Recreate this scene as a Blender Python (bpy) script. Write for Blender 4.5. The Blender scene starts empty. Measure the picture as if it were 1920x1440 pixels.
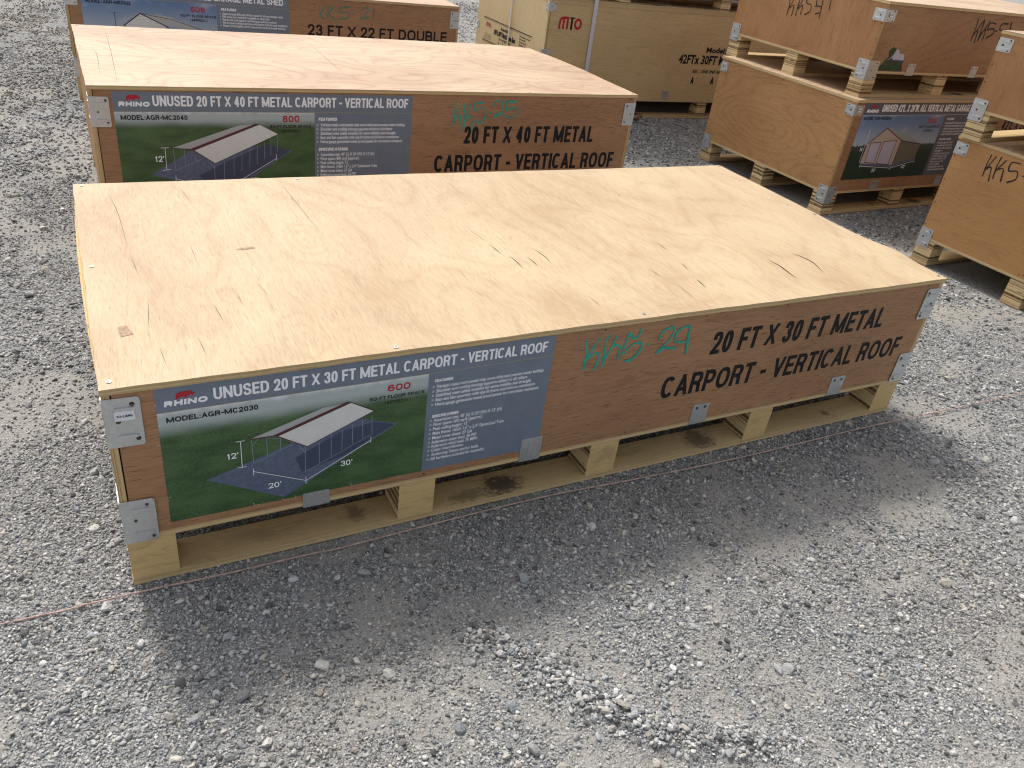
import bpy, math, random
import numpy as np
R = math.radians
S = bpy.context.scene
COL = S.collection

# ------------------------------------------------------------------ camera
cam_d = bpy.data.cameras.new("camera")
cam = bpy.data.objects.new("camera", cam_d)
COL.objects.link(cam)
S.camera = cam
CAM_F, CAM_YAW, CAM_PITCH, CAM_ROLL = 1487.39, -0.54112, 0.55118, 0.14426
CAM_P = np.array([0.03787, -1.50177, 1.48131])
def cam_axes():
    cy, sy = math.cos(CAM_YAW), math.sin(CAM_YAW)
    f = np.array([-sy * math.cos(CAM_PITCH), cy * math.cos(CAM_PITCH), -math.sin(CAM_PITCH)])
    r = np.array([cy, sy, 0.0])
    u = np.cross(r, f)
    cr, sr = math.cos(CAM_ROLL), math.sin(CAM_ROLL)
    return cr * r + sr * u, -sr * r + cr * u, f
AX, AY, AF = cam_axes()
from mathutils import Matrix
cam.matrix_world = Matrix(((AX[0], AY[0], -AF[0], CAM_P[0]), (AX[1], AY[1], -AF[1], CAM_P[1]),
                           (AX[2], AY[2], -AF[2], CAM_P[2]), (0, 0, 0, 1)))
cam_d.sensor_fit = 'HORIZONTAL'
cam_d.sensor_width = 36.0
cam_d.lens = 36.0 * CAM_F / 1920.0
cam_d.clip_start = 0.05
cam_d.clip_end = 500.0

# ------------------------------------------------------------------ sky and sun (thin cloud: soft-edged shadows)
SUN_TO = np.array([-0.11, 0.783, 1.0])
ELEV = math.atan2(1.0, math.hypot(SUN_TO[0], SUN_TO[1]))
AZ = math.atan2(SUN_TO[0], SUN_TO[1])
W = bpy.data.worlds.new("World")
S.world = W
W.use_nodes = True
wn = W.node_tree
sky = wn.nodes.new('ShaderNodeTexSky')
sky.sky_type = 'NISHITA'
sky.sun_disc = False
sky.sun_elevation = ELEV
sky.sun_rotation = AZ
sky.air_density = 1.0
sky.dust_density = 3.5
sky.ozone_density = 1.0
hs = wn.nodes.new('ShaderNodeHueSaturation')
hs.inputs['Saturation'].default_value = 0.30
wn.links.new(sky.outputs[0], hs.inputs['Color'])
wn.links.new(hs.outputs[0], wn.nodes['Background'].inputs['Color'])
wn.nodes['Background'].inputs['Strength'].default_value = 0.15
sun_d = bpy.data.lights.new("sun", 'SUN')
sun_d.energy = 2.3
sun_d.angle = R(9.5)
sun_d.color = (1.0, 0.965, 0.91)
sun = bpy.data.objects.new("sun", sun_d)
COL.objects.link(sun)
from mathutils import Vector
sun.rotation_euler = Vector(SUN_TO.tolist()).to_track_quat('Z', 'Y').to_euler()
sun.location = (0, 6, 8)
S.view_settings.view_transform = 'Standard'
S.view_settings.look = 'None'
S.view_settings.exposure = 0.50
S.view_settings.gamma = 1.0
S.cycles.filter_width = 1.15

# ------------------------------------------------------------------ node helpers and materials
class Mat:
    def __init__(s, name, rough=0.6, metal=0.0, spec=0.5):
        s.m = bpy.data.materials.new(name)
        s.m.use_nodes = True
        s.t = s.m.node_tree
        s.b = s.t.nodes['Principled BSDF']
        s.b.inputs['Roughness'].default_value = rough
        s.b.inputs['Metallic'].default_value = metal
        s.b.inputs['Specular IOR Level'].default_value = spec
    def put(s, sock, v):
        if v is None:
            return
        if isinstance(v, bpy.types.NodeSocket):
            s.t.links.new(v, sock)
        elif isinstance(v, (tuple, list)) and len(v) == 3 and sock.type == 'RGBA':
            sock.default_value = (*v, 1)
        else:
            sock.default_value = v
    def n(s, typ, out=0, props=None, **ins):
        nd = s.t.nodes.new(typ)
        for k, v in (props or {}).items():
            setattr(nd, k, v)
        for k, v in ins.items():
            key = int(k[1:]) if k[0] == 'i' and k[1:].isdigit() else k.replace('_', ' ')
            s.put(nd.inputs[key], v)
        return nd.outputs[out]
    def math(s, op, a, b=0.0, c=0.0, clamp=False):
        return s.n('ShaderNodeMath', 0, dict(operation=op, use_clamp=clamp), i0=a, i1=b, i2=c)
    def obj(s):
        return s.n('ShaderNodeTexCoord', 3)
    def rand(s):
        return s.n('ShaderNodeObjectInfo', 'Random')
    def vec(s, op, a, b):
        return s.n('ShaderNodeVectorMath', 0, dict(operation=op), i0=a, i1=b)
    def noise(s, v, scale, detail=2.0, rough=0.5, dist=0.0, out=0):
        return s.n('ShaderNodeTexNoise', out, None, Vector=v, Scale=scale, Detail=detail, Roughness=rough, Distortion=dist)
    def voro(s, v, scale, out=0, feature='F1', rnd=1.0):
        return s.n('ShaderNodeTexVoronoi', out, dict(feature=feature), Vector=v, Scale=scale, Randomness=rnd)
    def mix(s, f, a, b, mode='MIX'):
        nd = s.t.nodes.new('ShaderNodeMix')
        nd.data_type = 'RGBA'
        nd.blend_type = mode
        nd.clamp_factor = True
        s.put(nd.inputs[0], f); s.put(nd.inputs[6], a); s.put(nd.inputs[7], b)
        return nd.outputs[2]
    def ramp(s, f, stops):
        nd = s.t.nodes.new('ShaderNodeValToRGB')
        e = nd.color_ramp.elements
        while len(e) < len(stops):
            e.new(0.5)
        for q, (p, c) in zip(e, stops):
            q.position = p
            q.color = (*c, 1) if len(c) == 3 else c
        s.put(nd.inputs[0], f)
        return nd.outputs[0]
    def sstep(s, x, lo, hi):
        nd = s.t.nodes.new('ShaderNodeMapRange')
        nd.interpolation_type = 'SMOOTHSTEP'
        s.put(nd.inputs[0], x); s.put(nd.inputs[1], lo); s.put(nd.inputs[2], hi)
        return nd.outputs[0]
    def color(s, v):
        s.put(s.b.inputs['Base Color'], v)
        return s
    def bump(s, h, strength, dist=0.001):
        s.put(s.b.inputs['Normal'], s.n('ShaderNodeBump', 0, None, Strength=strength, Distance=dist, Height=h))
        return s

def axes(grain, across, along):
    return tuple(along if a == grain else across for a in 'xyz')

def wood(name, light, dark, grain='x', contour=0.5, lines=16.0, streak=0.5, knots=(), cscale=(2.0, 0.55), rough=0.62, stain=0.0, deep=None, pores=(900.0, 40.0, 0.45), vein=0.26, smudges=()):
    m = Mat(name, rough, 0.0, 0.35)
    p = m.obj()
    off = m.n('ShaderNodeCombineXYZ', 0, None, X=m.math('MULTIPLY', m.rand(), 31.0), Y=m.math('MULTIPLY', m.rand(), 17.0), Z=m.math('MULTIPLY', m.rand(), 23.0))
    q = m.vec('ADD', p, off)
    wob = m.noise(q, 3.0, 3.0, 0.55, out=1)
    qw = m.vec('ADD', q, m.vec('MULTIPLY', m.vec('SUBTRACT', wob, (0.5, 0.5, 0.5)), (0.10, 0.10, 0.10)))
    big = m.noise(m.vec('MULTIPLY', qw, axes(grain, *cscale)), 1.0, 1.2, 0.45)
    f = m.math('MULTIPLY', big, lines)
    pw = m.vec('ADD', p, m.vec('MULTIPLY', m.vec('SUBTRACT', m.noise(q, 11.0, 3.0, 0.6, out=1), (0.5, 0.5, 0.5)), (0.045, 0.06, 0.0)))
    for (kx, ky, kz, size, amp) in knots:
        d = m.vec('MULTIPLY', m.vec('SUBTRACT', pw, (kx, ky, kz)), axes(grain, 1.0 / size, 0.45 / size))
        L = m.n('ShaderNodeVectorMath', 1, dict(operation='LENGTH'), i0=d)
        g = m.math('EXPONENT', m.math('MULTIPLY', m.math('MULTIPLY', L, L), -1.0))
        f = m.math('ADD', f, m.math('MULTIPLY', g, amp))
    tri = m.math('PINGPONG', f, 0.5)
    tri = m.math('MULTIPLY', tri, 2.0)
    band = m.math('POWER', tri, 3.2)
    st = m.noise(m.vec('MULTIPLY', qw, axes(grain, 150.0, 5.0)), 1.0, 3.0, 0.6)
    fi = m.noise(m.vec('MULTIPLY', q, axes(grain, 520.0, 26.0)), 1.0, 2.0, 0.6)
    bl = m.noise(m.vec('MULTIPLY', qw, axes(grain, 3.0, 1.6)), 1.0, 4.0, 0.55)
    bl = m.sstep(bl, 0.28, 0.72)
    fac = m.math('MULTIPLY', bl, 0.46)
    fac = m.math('ADD', fac, m.math('MULTIPLY', band, contour * 0.45))
    fac = m.math('ADD', fac, m.math('MULTIPLY', m.math('SUBTRACT', st, 0.5), streak * 1.1))
    fac = m.math('ADD', fac, m.math('MULTIPLY', m.math('SUBTRACT', fi, 0.5), streak * 1.0))
    fac = m.math('ADD', fac, 0.16, 0.0, True)
    c = m.mix(fac, light, dark)
    deep = deep or tuple(v * 0.45 for v in dark)
    por = m.noise(m.vec('MULTIPLY', q, axes(grain, pores[0], pores[1])), 1.0, 1.0, 0.5)
    c = m.mix(m.math('MULTIPLY', m.sstep(por, 0.62, 0.74), pores[2]), c, deep)
    vn = m.noise(m.vec('MULTIPLY', qw, axes(grain, 34.0, 1.7)), 1.0, 2.0, 0.5)
    vl = m.math('SUBTRACT', 1.0, m.sstep(m.math('ABSOLUTE', m.math('SUBTRACT', vn, 0.5)), 0.004, 0.022))
    c = m.mix(m.math('MULTIPLY', vl, vein), c, deep)
    if knots:
        for (kx, ky, kz, size, amp) in knots:
            d = m.vec('MULTIPLY', m.vec('SUBTRACT', p, (kx, ky, kz)), axes(grain, 1.0 / (size * 0.16), 0.6 / (size * 0.16)))
            L = m.n('ShaderNodeVectorMath', 1, dict(operation='LENGTH'), i0=d)
            c = m.mix(m.math('MULTIPLY', m.math('SUBTRACT', 1.0, m.sstep(L, 0.1, 1.3)), 0.22), c, deep)
    if stain:
        sn = m.noise(m.vec('MULTIPLY', q, (4.0, 9.0, 9.0)), 1.0, 5.0, 0.62)
        c = m.mix(m.math('MULTIPLY', m.sstep(sn, 0.60, 0.72), stain), c, (0.06, 0.05, 0.04))
    for (sx_, sy_, rx_, ry_, amt) in smudges:
        d = m.vec('MULTIPLY', m.vec('SUBTRACT', p, (sx_, sy_, 0.018)), (1.0 / rx_, 1.0 / ry_, 0.0))
        L = m.n('ShaderNodeVectorMath', 1, dict(operation='LENGTH'), i0=d)
        sn = m.noise(m.vec('MULTIPLY', p, (55.0, 90.0, 20.0)), 1.0, 5.0, 0.7)
        L = m.math('ADD', L, m.math('MULTIPLY', m.math('SUBTRACT', sn, 0.5), 2.2))
        c = m.mix(m.math('MULTIPLY', m.math('SUBTRACT', 1.0, m.sstep(L, 0.35, 1.15)), amt), c, (0.035, 0.033, 0.032))
    gr = m.math('MULTIPLY', m.sstep(m.noise(q, 2.4, 5.0, 0.65), 0.50, 0.78), 0.16)
    gs = m.math('MULTIPLY', m.sstep(m.noise(q, 42.0, 4.0, 0.7), 0.66, 0.76), 0.30)
    c = m.mix(m.math('ADD', gr, gs, 0.0, True), c, tuple(v * 0.5 + 0.03 for v in dark))
    rm = m.noise(q, 260.0, 2.0)
    m.color(c)
    m.bump(m.math('ADD', m.math('MULTIPLY', st, 0.6), m.math('ADD', fi, m.math('MULTIPLY', rm, 0.3))), 0.22, 0.0009)
    return m.m

def ply(name, axis, pale=(0.60, 0.43, 0.22), dark=(0.17, 0.09, 0.04), pitch=0.0042, contrast=0.8):
    """sawn plywood edge: glued layers stacked along one axis"""
    m = Mat(name, 0.75, 0.0, 0.2)
    p = m.obj()
    sep = m.t.nodes.new('ShaderNodeSeparateXYZ')
    m.put(sep.inputs[0], p)
    co = sep.outputs['xyz'.index(axis)]
    r = m.math('MULTIPLY', m.rand(), 50.0)
    wob = m.noise(p, 9.0, 3.0)
    co = m.math('ADD', co, m.math('MULTIPLY', m.math('SUBTRACT', wob, 0.5), 0.004))
    lay = m.math('ADD', m.math('DIVIDE', co, pitch), r)
    cell = m.n('ShaderNodeTexWhiteNoise', 0, dict(noise_dimensions='1D'), W=m.math('FLOOR', lay))
    fr = m.math('FRACT', lay)
    edge = m.math('SUBTRACT', 1.0, m.sstep(fr, 0.06, 0.30))
    fib = m.noise(m.vec('MULTIPLY', p, axes(axis, 60.0, 900.0)), 1.0, 3.0, 0.6)
    f = m.math('MULTIPLY', m.sstep(cell, 0.25, 0.95), 0.55)
    f = m.math('ADD', f, m.math('MULTIPLY', m.math('MULTIPLY', edge, m.sstep(cell, 0.1, 0.6)), 0.75))
    f = m.math('ADD', f, m.math('MULTIPLY', m.math('SUBTRACT', fib, 0.5), 0.8))
    gap = m.noise(m.vec('MULTIPLY', p, axes(axis, 20.0, 200.0)), 1.0, 2.0)
    f = m.math('ADD', f, m.math('MULTIPLY', m.sstep(gap, 0.60, 0.72), 0.5))
    f = m.math('MULTIPLY', f, contrast, 0.0, True)
    m.color(m.mix(f, pale, dark))
    m.bump(m.math('MULTIPLY', f, -1.0), 0.5, 0.001)
    return m.m

def plain(name, c, rough=0.5, metal=0.0, spec=0.4, var=0.0, vs=40.0, bumpy=0.0):
    m = Mat(name, rough, metal, spec)
    if var or bumpy:
        nz = m.noise(m.obj(), vs, 4.0, 0.6)
        f = m.sstep(nz, 0.25, 0.75)
        m.color(m.mix(f, tuple(v * (1 - var) for v in c), tuple(min(1, v * (1 + var)) for v in c)))
        if bumpy:
            m.bump(nz, bumpy, 0.002)
    else:
        m.color(c)
    return m.m

def galvanised():
    m = Mat('galvanised_steel', 0.4, 0.85, 0.5)
    p = m.obj()
    sp = m.voro(p, 160.0, 1)
    bw = m.n('ShaderNodeRGBToBW', 0, None, Color=sp)
    nz = m.noise(p, 35.0, 4.0, 0.6)
    c = m.mix(bw, (0.52, 0.54, 0.55), (0.60, 0.62, 0.63))
    c = m.mix(m.math('MULTIPLY', m.sstep(nz, 0.55, 0.78), 0.30), c, (0.34, 0.34, 0.34))
    m.color(c)
    m.put(m.b.inputs['Roughness'], m.math('ADD', 0.36, m.math('MULTIPLY', nz, 0.22)))
    m.bump(m.noise(p, 14.0, 1.0), 0.30, 0.006)
    return m.m

def painted_black():
    m = Mat('stencil_black', 0.7, 0, 0.2)
    p = m.obj()
    a = m.noise(m.vec('MULTIPLY', p, (25.0, 300.0, 300.0)), 1.0, 4.0, 0.65)
    b = m.noise(p, 14.0, 3.0)
    f = m.math('ADD', m.math('MULTIPLY', m.sstep(a, 0.56, 0.68), m.sstep(b, 0.40, 0.60)), m.math('MULTIPLY', m.sstep(m.noise(p, 330.0, 2.0), 0.62, 0.72), 0.5), 0.0, True)
    m.color(m.mix(m.math('MULTIPLY', f, 0.75), (0.012, 0.012, 0.014), (0.13, 0.065, 0.035)))
    return m.m

def grass_print(z0, z1, top=(0.70, 0.72, 0.77), horizon=0.875):
    """the printed photograph on the poster: mown field running up into pale mist"""
    m = Mat('printed_field', 0.42, 0, 0.4)
    p = m.obj()
    sep = m.t.nodes.new('ShaderNodeSeparateXYZ')
    m.put(sep.inputs[0], p)
    h = m.math('DIVIDE', m.math('SUBTRACT', sep.outputs[2], z0), z1 - z0)
    big = m.noise(m.vec('MULTIPLY', p, (8.0, 8.0, 26.0)), 1.0, 3.0)
    fine = m.noise(m.vec('MULTIPLY', p, (260.0, 200.0, 420.0)), 1.0, 3.0, 0.7)
    f = m.math('ADD', m.math('MULTIPLY', m.sstep(big, 0.3, 0.7), 0.4), m.math('MULTIPLY', m.sstep(fine, 0.30, 0.70), 0.6))
    g = m.mix(f, (0.012, 0.044, 0.015), (0.100, 0.175, 0.070))
    hh = m.math('ADD', h, m.math('MULTIPLY', m.math('SUBTRACT', big, 0.5), 0.06))
    mist = m.sstep(hh, horizon - 0.11, horizon + 0.04)
    c = m.mix(mist, g, (0.40, 0.46, 0.46))
    hill = m.noise(m.vec('MULTIPLY', p, (30.0, 1.0, 0.1)), 1.0, 4.0)
    sk = m.sstep(m.math('SUBTRACT', h, m.math('MULTIPLY', hill, 0.12)), horizon + 0.02, horizon + 0.09)
    m.color(m.mix(sk, c, top))
    return m.m

def sky_print(z0, z1, horizon, dim=1.0):
    m = Mat('printed_sky', 0.4, 0, 0.4)
    p = m.obj()
    sep = m.t.nodes.new('ShaderNodeSeparateXYZ')
    m.put(sep.inputs[0], p)
    h = m.math('DIVIDE', m.math('SUBTRACT', sep.outputs[2], z0), z1 - z0)
    s = m.mix(m.sstep(h, horizon, 1.0), (0.36 * dim, 0.42 * dim, 0.50 * dim), (0.10 * dim, 0.19 * dim, 0.36 * dim))
    cl = m.noise(m.vec('MULTIPLY', p, (7.0, 7.0, 14.0)), 1.0, 5.0, 0.6)
    s = m.mix(m.math('MULTIPLY', m.sstep(cl, 0.52, 0.72), 0.6), s, (0.5 * dim, 0.5 * dim, 0.54 * dim))
    fine = m.noise(m.vec('MULTIPLY', p, (200.0, 200.0, 400.0)), 1.0, 3.0, 0.7)
    g = m.mix(m.sstep(fine, 0.3, 0.7), (0.008, 0.022, 0.014), (0.03, 0.055, 0.03))
    tr = m.noise(m.vec('MULTIPLY', p, (45.0, 1.0, 0.2)), 1.0, 4.0, 0.7)
    tree = m.sstep(m.math('SUBTRACT', h, m.math('MULTIPLY', tr, 0.16)), horizon - 0.03, horizon - 0.01)
    s = m.mix(tree, (0.035, 0.05, 0.055), s)
    m.color(m.mix(m.sstep(h, horizon - 0.03, horizon - 0.015), g, s))
    return m.m

M = {}
KN = [(0.577, 0.673, .549, .055, 2.6), (0.439, 0.128, .549, .042, 2.2), (1.586, 0.658, .549, .055, 2.4), (1.471, 0.147, .549, .038, 2.0),
      (0.305, 0.361, .549, .032, 1.2), (1.907, 0.368, .549, .05, 1.2)]
LIDL, LIDD = (0.545, 0.424, 0.264), (0.385, 0.252, 0.142)
M['lid_main'] = wood('lid_veneer', LIDL, LIDD, 'y', 0.56, 10.0, 0.78, KN, (2.2, 1.0), pores=(520.0, 26.0, 0.35), vein=0.10)
M['lid'] = wood('lid_veneer_banded', (0.55, 0.418, 0.278), (0.35, 0.208, 0.126), 'x', 0.8, 22.0, 0.45, (), (2.4, 1.0))
M['panel'] = wood('red_brown_veneer', (0.405, 0.222, 0.115), (0.252, 0.128, 0.062), 'x', 0.3, 12.0, 1.05, pores=(380.0, 22.0, 0.75))
M['panel_mid'] = wood('orange_brown_veneer', (0.40, 0.222, 0.108), (0.26, 0.130, 0.058), 'x', 0.75, 20.0, 0.5, (), (2.2, 0.8), pores=(420.0, 24.0, 0.5))
M['end'] = wood('honey_veneer', (0.47, 0.262, 0.108), (0.31, 0.150, 0.056), 'y', 0.85, 32.0, 0.5, (), (2.4, 0.6))
M['end_plain'] = wood('honey_veneer_plain', (0.47, 0.25, 0.096), (0.33, 0.158, 0.056), 'y', 0.2, 12.0, 0.7)
M['end_up'] = wood('honey_veneer_upright', (0.45, 0.235, 0.102), (0.295, 0.135, 0.052), 'z', 0.5, 12.0, 0.5, (), (2.6, 0.7))
M['poplar'] = wood('poplar_veneer', (0.64, 0.465, 0.245), (0.47, 0.325, 0.158), 'x', 0.15, 10.0, 0.85)
M['poplar_end'] = wood('poplar_veneer_upright', (0.66, 0.51, 0.28), (0.55, 0.41, 0.215), 'z', 0.1, 8.0, 0.6)
M['pine'] = wood('pallet_veneer', (0.66, 0.48, 0.225), (0.50, 0.34, 0.15), 'x', 0.15, 8.0, 0.4, stain=0.28)
M['board'] = wood('pallet_board', (0.62, 0.455, 0.23), (0.46, 0.315, 0.148), 'x', 0.15, 8.0, 0.4, stain=0.25, smudges=((0.985, .045, .075, .055, .85), (0.87, .03, .07, .03, .5), (1.72, .05, .06, .07, .7), (.55, .06, .03, .04, .5), (2.3, .04, .02, .02, .6)))
M['edge_x'] = ply('ply_edge_across', 'x')
M['edge_y'] = ply('ply_edge_deep', 'y')
M['edge_z'] = ply('ply_edge_flat', 'z', pale=(0.58, 0.43, 0.23), dark=(0.30, 0.19, 0.09), contrast=0.7)
M['lvl'] = ply('laminated_block', 'z', pale=(0.66, 0.50, 0.27), dark=(0.10, 0.05, 0.02), pitch=0.0115, contrast=1.6)
M['steel'] = galvanised()
M['nail'] = plain('dark_nail', (0.10, 0.09, 0.085), 0.45, 0.7)
M['zinc'] = plain('zinc_screw', (0.55, 0.55, 0.54), 0.35, 0.9)
M['hole'] = plain('crack_shadow', (0.035, 0.018, 0.01), 0.9, 0, 0.1)
M['scar'] = plain('torn_paper', (0.36, 0.25, 0.17), 0.8, 0, 0.2, 0.3, 120)
M['black'] = painted_black()
M['ink'] = plain('marker_black', (0.012, 0.011, 0.013), 0.55)
M['green'] = plain('marker_green', (0.014, 0.33, 0.25), 0.5, 0, 0.4, 0.2, 60)
M['green_dry'] = plain('dry_marker_green', (0.04, 0.21, 0.15), 0.55, 0, 0.3, 0.4, 90)
M['band'] = plain('poster_blue_grey', (0.155, 0.192, 0.248), 0.33, 0, 0.45, 0.06, 22, 0.55)
M['band_dark'] = plain('poster_slate', (0.095, 0.108, 0.145), 0.33, 0, 0.45, 0.06, 22, 0.5)
M['print_white'] = plain('print_white', (0.86, 0.87, 0.90), 0.45)
M['print_grey'] = plain('print_grey', (0.74, 0.77, 0.82), 0.45)
M['print_black'] = plain('print_black', (0.01, 0.01, 0.014), 0.45)
M['print_red'] = plain('print_red', (0.42, 0.012, 0.03), 0.45)
M['print_gold'] = plain('print_gold', (0.35, 0.31, 0.16), 0.45)
M['slab'] = plain('printed_slab', (0.105, 0.130, 0.20), 0.45, 0, 0.4, 0.18, 90)
M['slab_dark'] = plain('printed_slab_dark', (0.050, 0.064, 0.115), 0.45)
M['roofing'] = plain('printed_ivory', (0.66, 0.66, 0.64), 0.45, 0, 0.4, 0.03, 30)
M['roofing2'] = plain('printed_ivory_far', (0.40, 0.41, 0.41), 0.45)
M['maroon'] = plain('printed_maroon', (0.10, 0.025, 0.032), 0.45)
M['pipe'] = plain('printed_pipe', (0.24, 0.28, 0.35), 0.45)
M['wall_print'] = plain('printed_cream', (0.47, 0.40, 0.34), 0.45)
M['side_print'] = plain('printed_olive', (0.15, 0.14, 0.11), 0.45)
M['roof_print'] = plain('printed_sage', (0.30, 0.34, 0.31), 0.45)
M['door_print'] = plain('printed_lilac', (0.46, 0.45, 0.54), 0.45)
M['field_a'] = grass_print(0.170, 0.470)
M['field_b'] = grass_print(0.265, 0.567)
M['sky_a'] = sky_print(0.22, 0.613, 0.48, 1.05)
M['sky_b'] = sky_print(0.32, 0.632, 0.25)
M['patch_green'] = plain('torn_print_green', (0.035, 0.06, 0.025), 0.5, 0, 0.3, 0.5, 70)
M['sticker'] = plain('white_sticker', (0.72, 0.74, 0.78), 0.5)
M['strapping'] = plain('pale_strapping', (0.58, 0.57, 0.60), 0.35, 0, 0.5, 0.05, 30)
M['rope'] = plain('faded_pink_twine', (0.46, 0.32, 0.27), 0.85, 0, 0.2, 0.35, 60)
M['leaf'] = plain('dry_leaf', (0.20, 0.12, 0.06), 0.8, 0, 0.2, 0.3, 60)

# ------------------------------------------------------------------ measured outlines (metres, local to each face)
HW_MAIN = [[(1.154,.501),(1.158,.477),(1.162,.446),(1.161,.41)],[(1.194,.502),(1.181,.478),(1.165,.445)],[(1.166,.439),(1.18,.454),(1.194,.457),(1.203,.45),(1.202,.429),(1.198,.404)],[(1.221,.506),(1.217,.479),(1.22,.443),(1.222,.411)],[(1.251,.504),(1.241,.47),(1.224,.432)],[(1.245,.471),(1.256,.473),(1.268,.464),(1.268,.447),(1.269,.429)],[(1.329,.514),(1.324,.494),(1.31,.487),(1.291,.505),(1.285,.48),(1.281,.441),(1.304,.465),(1.33,.471),(1.343,.46),(1.336,.437),(1.316,.418),(1.297,.416)],[(1.365,.461),(1.367,.46)],[(1.399,.47),(1.406,.494),(1.431,.505),(1.447,.498),(1.437,.466),(1.401,.428),(1.428,.44),(1.466,.432)],[(1.503,.5),(1.475,.5),(1.457,.481),(1.46,.459),(1.48,.451),(1.505,.457),(1.501,.501),(1.507,.45),(1.512,.411)]]
HW_C2 = [[(1.525,.625),(1.53,.566),(1.533,.505)],[(1.56,.603),(1.541,.57),(1.533,.531)],[(1.535,.519),(1.548,.55),(1.562,.556),(1.569,.54),(1.579,.486)],[(1.583,.61),(1.589,.554),(1.596,.502)],[(1.617,.61),(1.603,.571),(1.593,.536)],[(1.596,.526),(1.61,.55),(1.627,.551),(1.637,.536),(1.633,.507),(1.63,.488)],[(1.683,.616),(1.656,.614),(1.639,.609),(1.633,.592),(1.641,.578),(1.669,.591),(1.688,.585),(1.698,.567),(1.691,.536),(1.669,.519),(1.646,.534)],[(1.719,.57),(1.73,.569)],[(1.734,.592),(1.741,.616),(1.761,.627),(1.781,.617),(1.788,.593),(1.777,.567),(1.746,.548),(1.753,.56),(1.779,.567),(1.818,.546),(1.845,.546),(1.865,.56),(1.871,.577),(1.856,.59),(1.833,.592),(1.81,.581),(1.806,.623),(1.835,.618),(1.859,.626)]]
HW_C3 = [[(1.557,.655),(1.561,.588)],[(1.601,.654),(1.566,.604),(1.587,.573)],[(1.618,.651),(1.614,.579)],[(1.666,.658),(1.622,.612),(1.667,.57)],[(1.764,.657),(1.702,.649),(1.693,.62),(1.751,.624),(1.765,.596),(1.693,.575)],[(1.782,.617),(1.8,.618)],[(1.854,.642),(1.89,.665),(1.899,.637),(1.846,.589),(1.91,.605)],[(1.94,.656),(1.942,.59)]]
HW_S1UL = [[(.742,.433),(.732,.383),(.731,.329)],[(.698,.439),(.735,.354)],[(.728,.366),(.695,.389),(.689,.328)],[(.656,.441),(.659,.395),(.659,.338)],[(.627,.445),(.659,.369)],[(.651,.375),(.623,.4),(.62,.35)],[(.559,.46),(.592,.45),(.597,.419),(.556,.411),(.552,.376),(.584,.353)],[(.523,.411),(.512,.412)],[(.47,.473),(.52,.456),(.511,.418),(.473,.414),(.471,.384),(.502,.372)],[(.476,.462),(.464,.353)],[(.416,.481),(.408,.407)]]
HW_S1UF = [[(.838,.467),(.845,.408),(.842,.347)],[(.898,.467),(.843,.367)],[(.843,.382),(.873,.403),(.886,.337)],[(.904,.459),(.907,.405),(.912,.347)],[(.958,.461),(.916,.37)],[(.911,.385),(.947,.412),(.955,.363)],[(1.027,.45),(.974,.453),(.965,.416),(1.023,.421),(1.033,.393),(.989,.368)],[(1.051,.411),(1.062,.41)],[(1.148,.456),(1.092,.453),(1.087,.418),(1.153,.421),(1.158,.386),(1.118,.37)],[(1.177,.466),(1.197,.406),(1.207,.371)]]
HW_R2 = [[(1.008,.651),(1.011,.602),(1.008,.543)],[(.982,.651),(1.009,.571)],[(1.004,.58),(.984,.595),(.968,.531)],[(.955,.656),(.959,.611),(.953,.549)],[(.926,.649),(.956,.588)],[(.954,.593),(.923,.607),(.91,.549)],[(.855,.656),(.896,.647),(.894,.608),(.853,.617),(.844,.581),(.877,.554)],[(.819,.605),(.8,.609)],[(.754,.661),(.79,.653),(.784,.617),(.747,.621),(.739,.581),(.768,.56)],[(.718,.658),(.696,.573)]]
CP_MAIN= {'slab':[(.182,.272),(.353,.177),(.633,.338),(.541,.371),(.38,.336)],'shade':[(.381,.29),(.495,.345),(.572,.356),(.626,.338),(.498,.27),(.396,.244)],'slopeL':[(.28,.366),(.337,.365),(.512,.424),(.449,.421)],'slopeR':[(.339,.365),(.512,.424),(.571,.389),(.409,.318)],'ridge':[(.332,.366),(.345,.362),(.516,.423),(.504,.427)],'eave':[(.28,.366),(.337,.365),(.409,.318)],'eaveR':[(.409,.318),(.571,.389)],'ridgeend':[(.509,.426),(.571,.389)]}
LN_MAIN= {'post':[[(.284,.365),(.286,.296)],[(.405,.318),(.405,.243)],[(.317,.363),(.318,.31)],[(.348,.354),(.348,.321)],[(.438,.324),(.438,.261)],[(.467,.34),(.467,.275)],[(.494,.35),(.493,.29)],[(.519,.36),(.519,.302)],[(.543,.371),(.545,.312)],[(.566,.377),(.568,.321)],[(.286,.296),(.376,.332)],[(.405,.243),(.565,.319)],[(.389,.327),(.405,.3)],[(.298,.364),(.285,.347)],[(.32,.362),(.354,.353),(.38,.333)]],'dim':[[(.26,.364),(.26,.291)],[(.25,.366),(.269,.366)],[(.25,.293),(.269,.292)],[(.284,.274),(.405,.217)],[(.284,.282),(.284,.263)],[(.405,.229),(.405,.207)],[(.405,.217),(.565,.303)],[(.565,.314),(.565,.296)]]}
CP_C2= {'slab':[(.192,.31),(.307,.277),(.51,.233),(.772,.402),(.662,.424),(.387,.428)],'slopeL':[(.279,.419),(.354,.414),(.632,.517),(.553,.512)],'slopeR':[(.357,.414),(.632,.517),(.713,.474),(.444,.352)],'ridge':[(.35,.415),(.367,.409),(.639,.516),(.618,.518)],'eave':[(.279,.419),(.357,.414),(.444,.352)],'eaveR':[(.444,.352),(.713,.474)],'ridgeend':[(.632,.517),(.713,.474)],'shade':[(.377,.302),(.465,.346),(.662,.433),(.761,.4),(.566,.278),(.44,.235)]}
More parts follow.
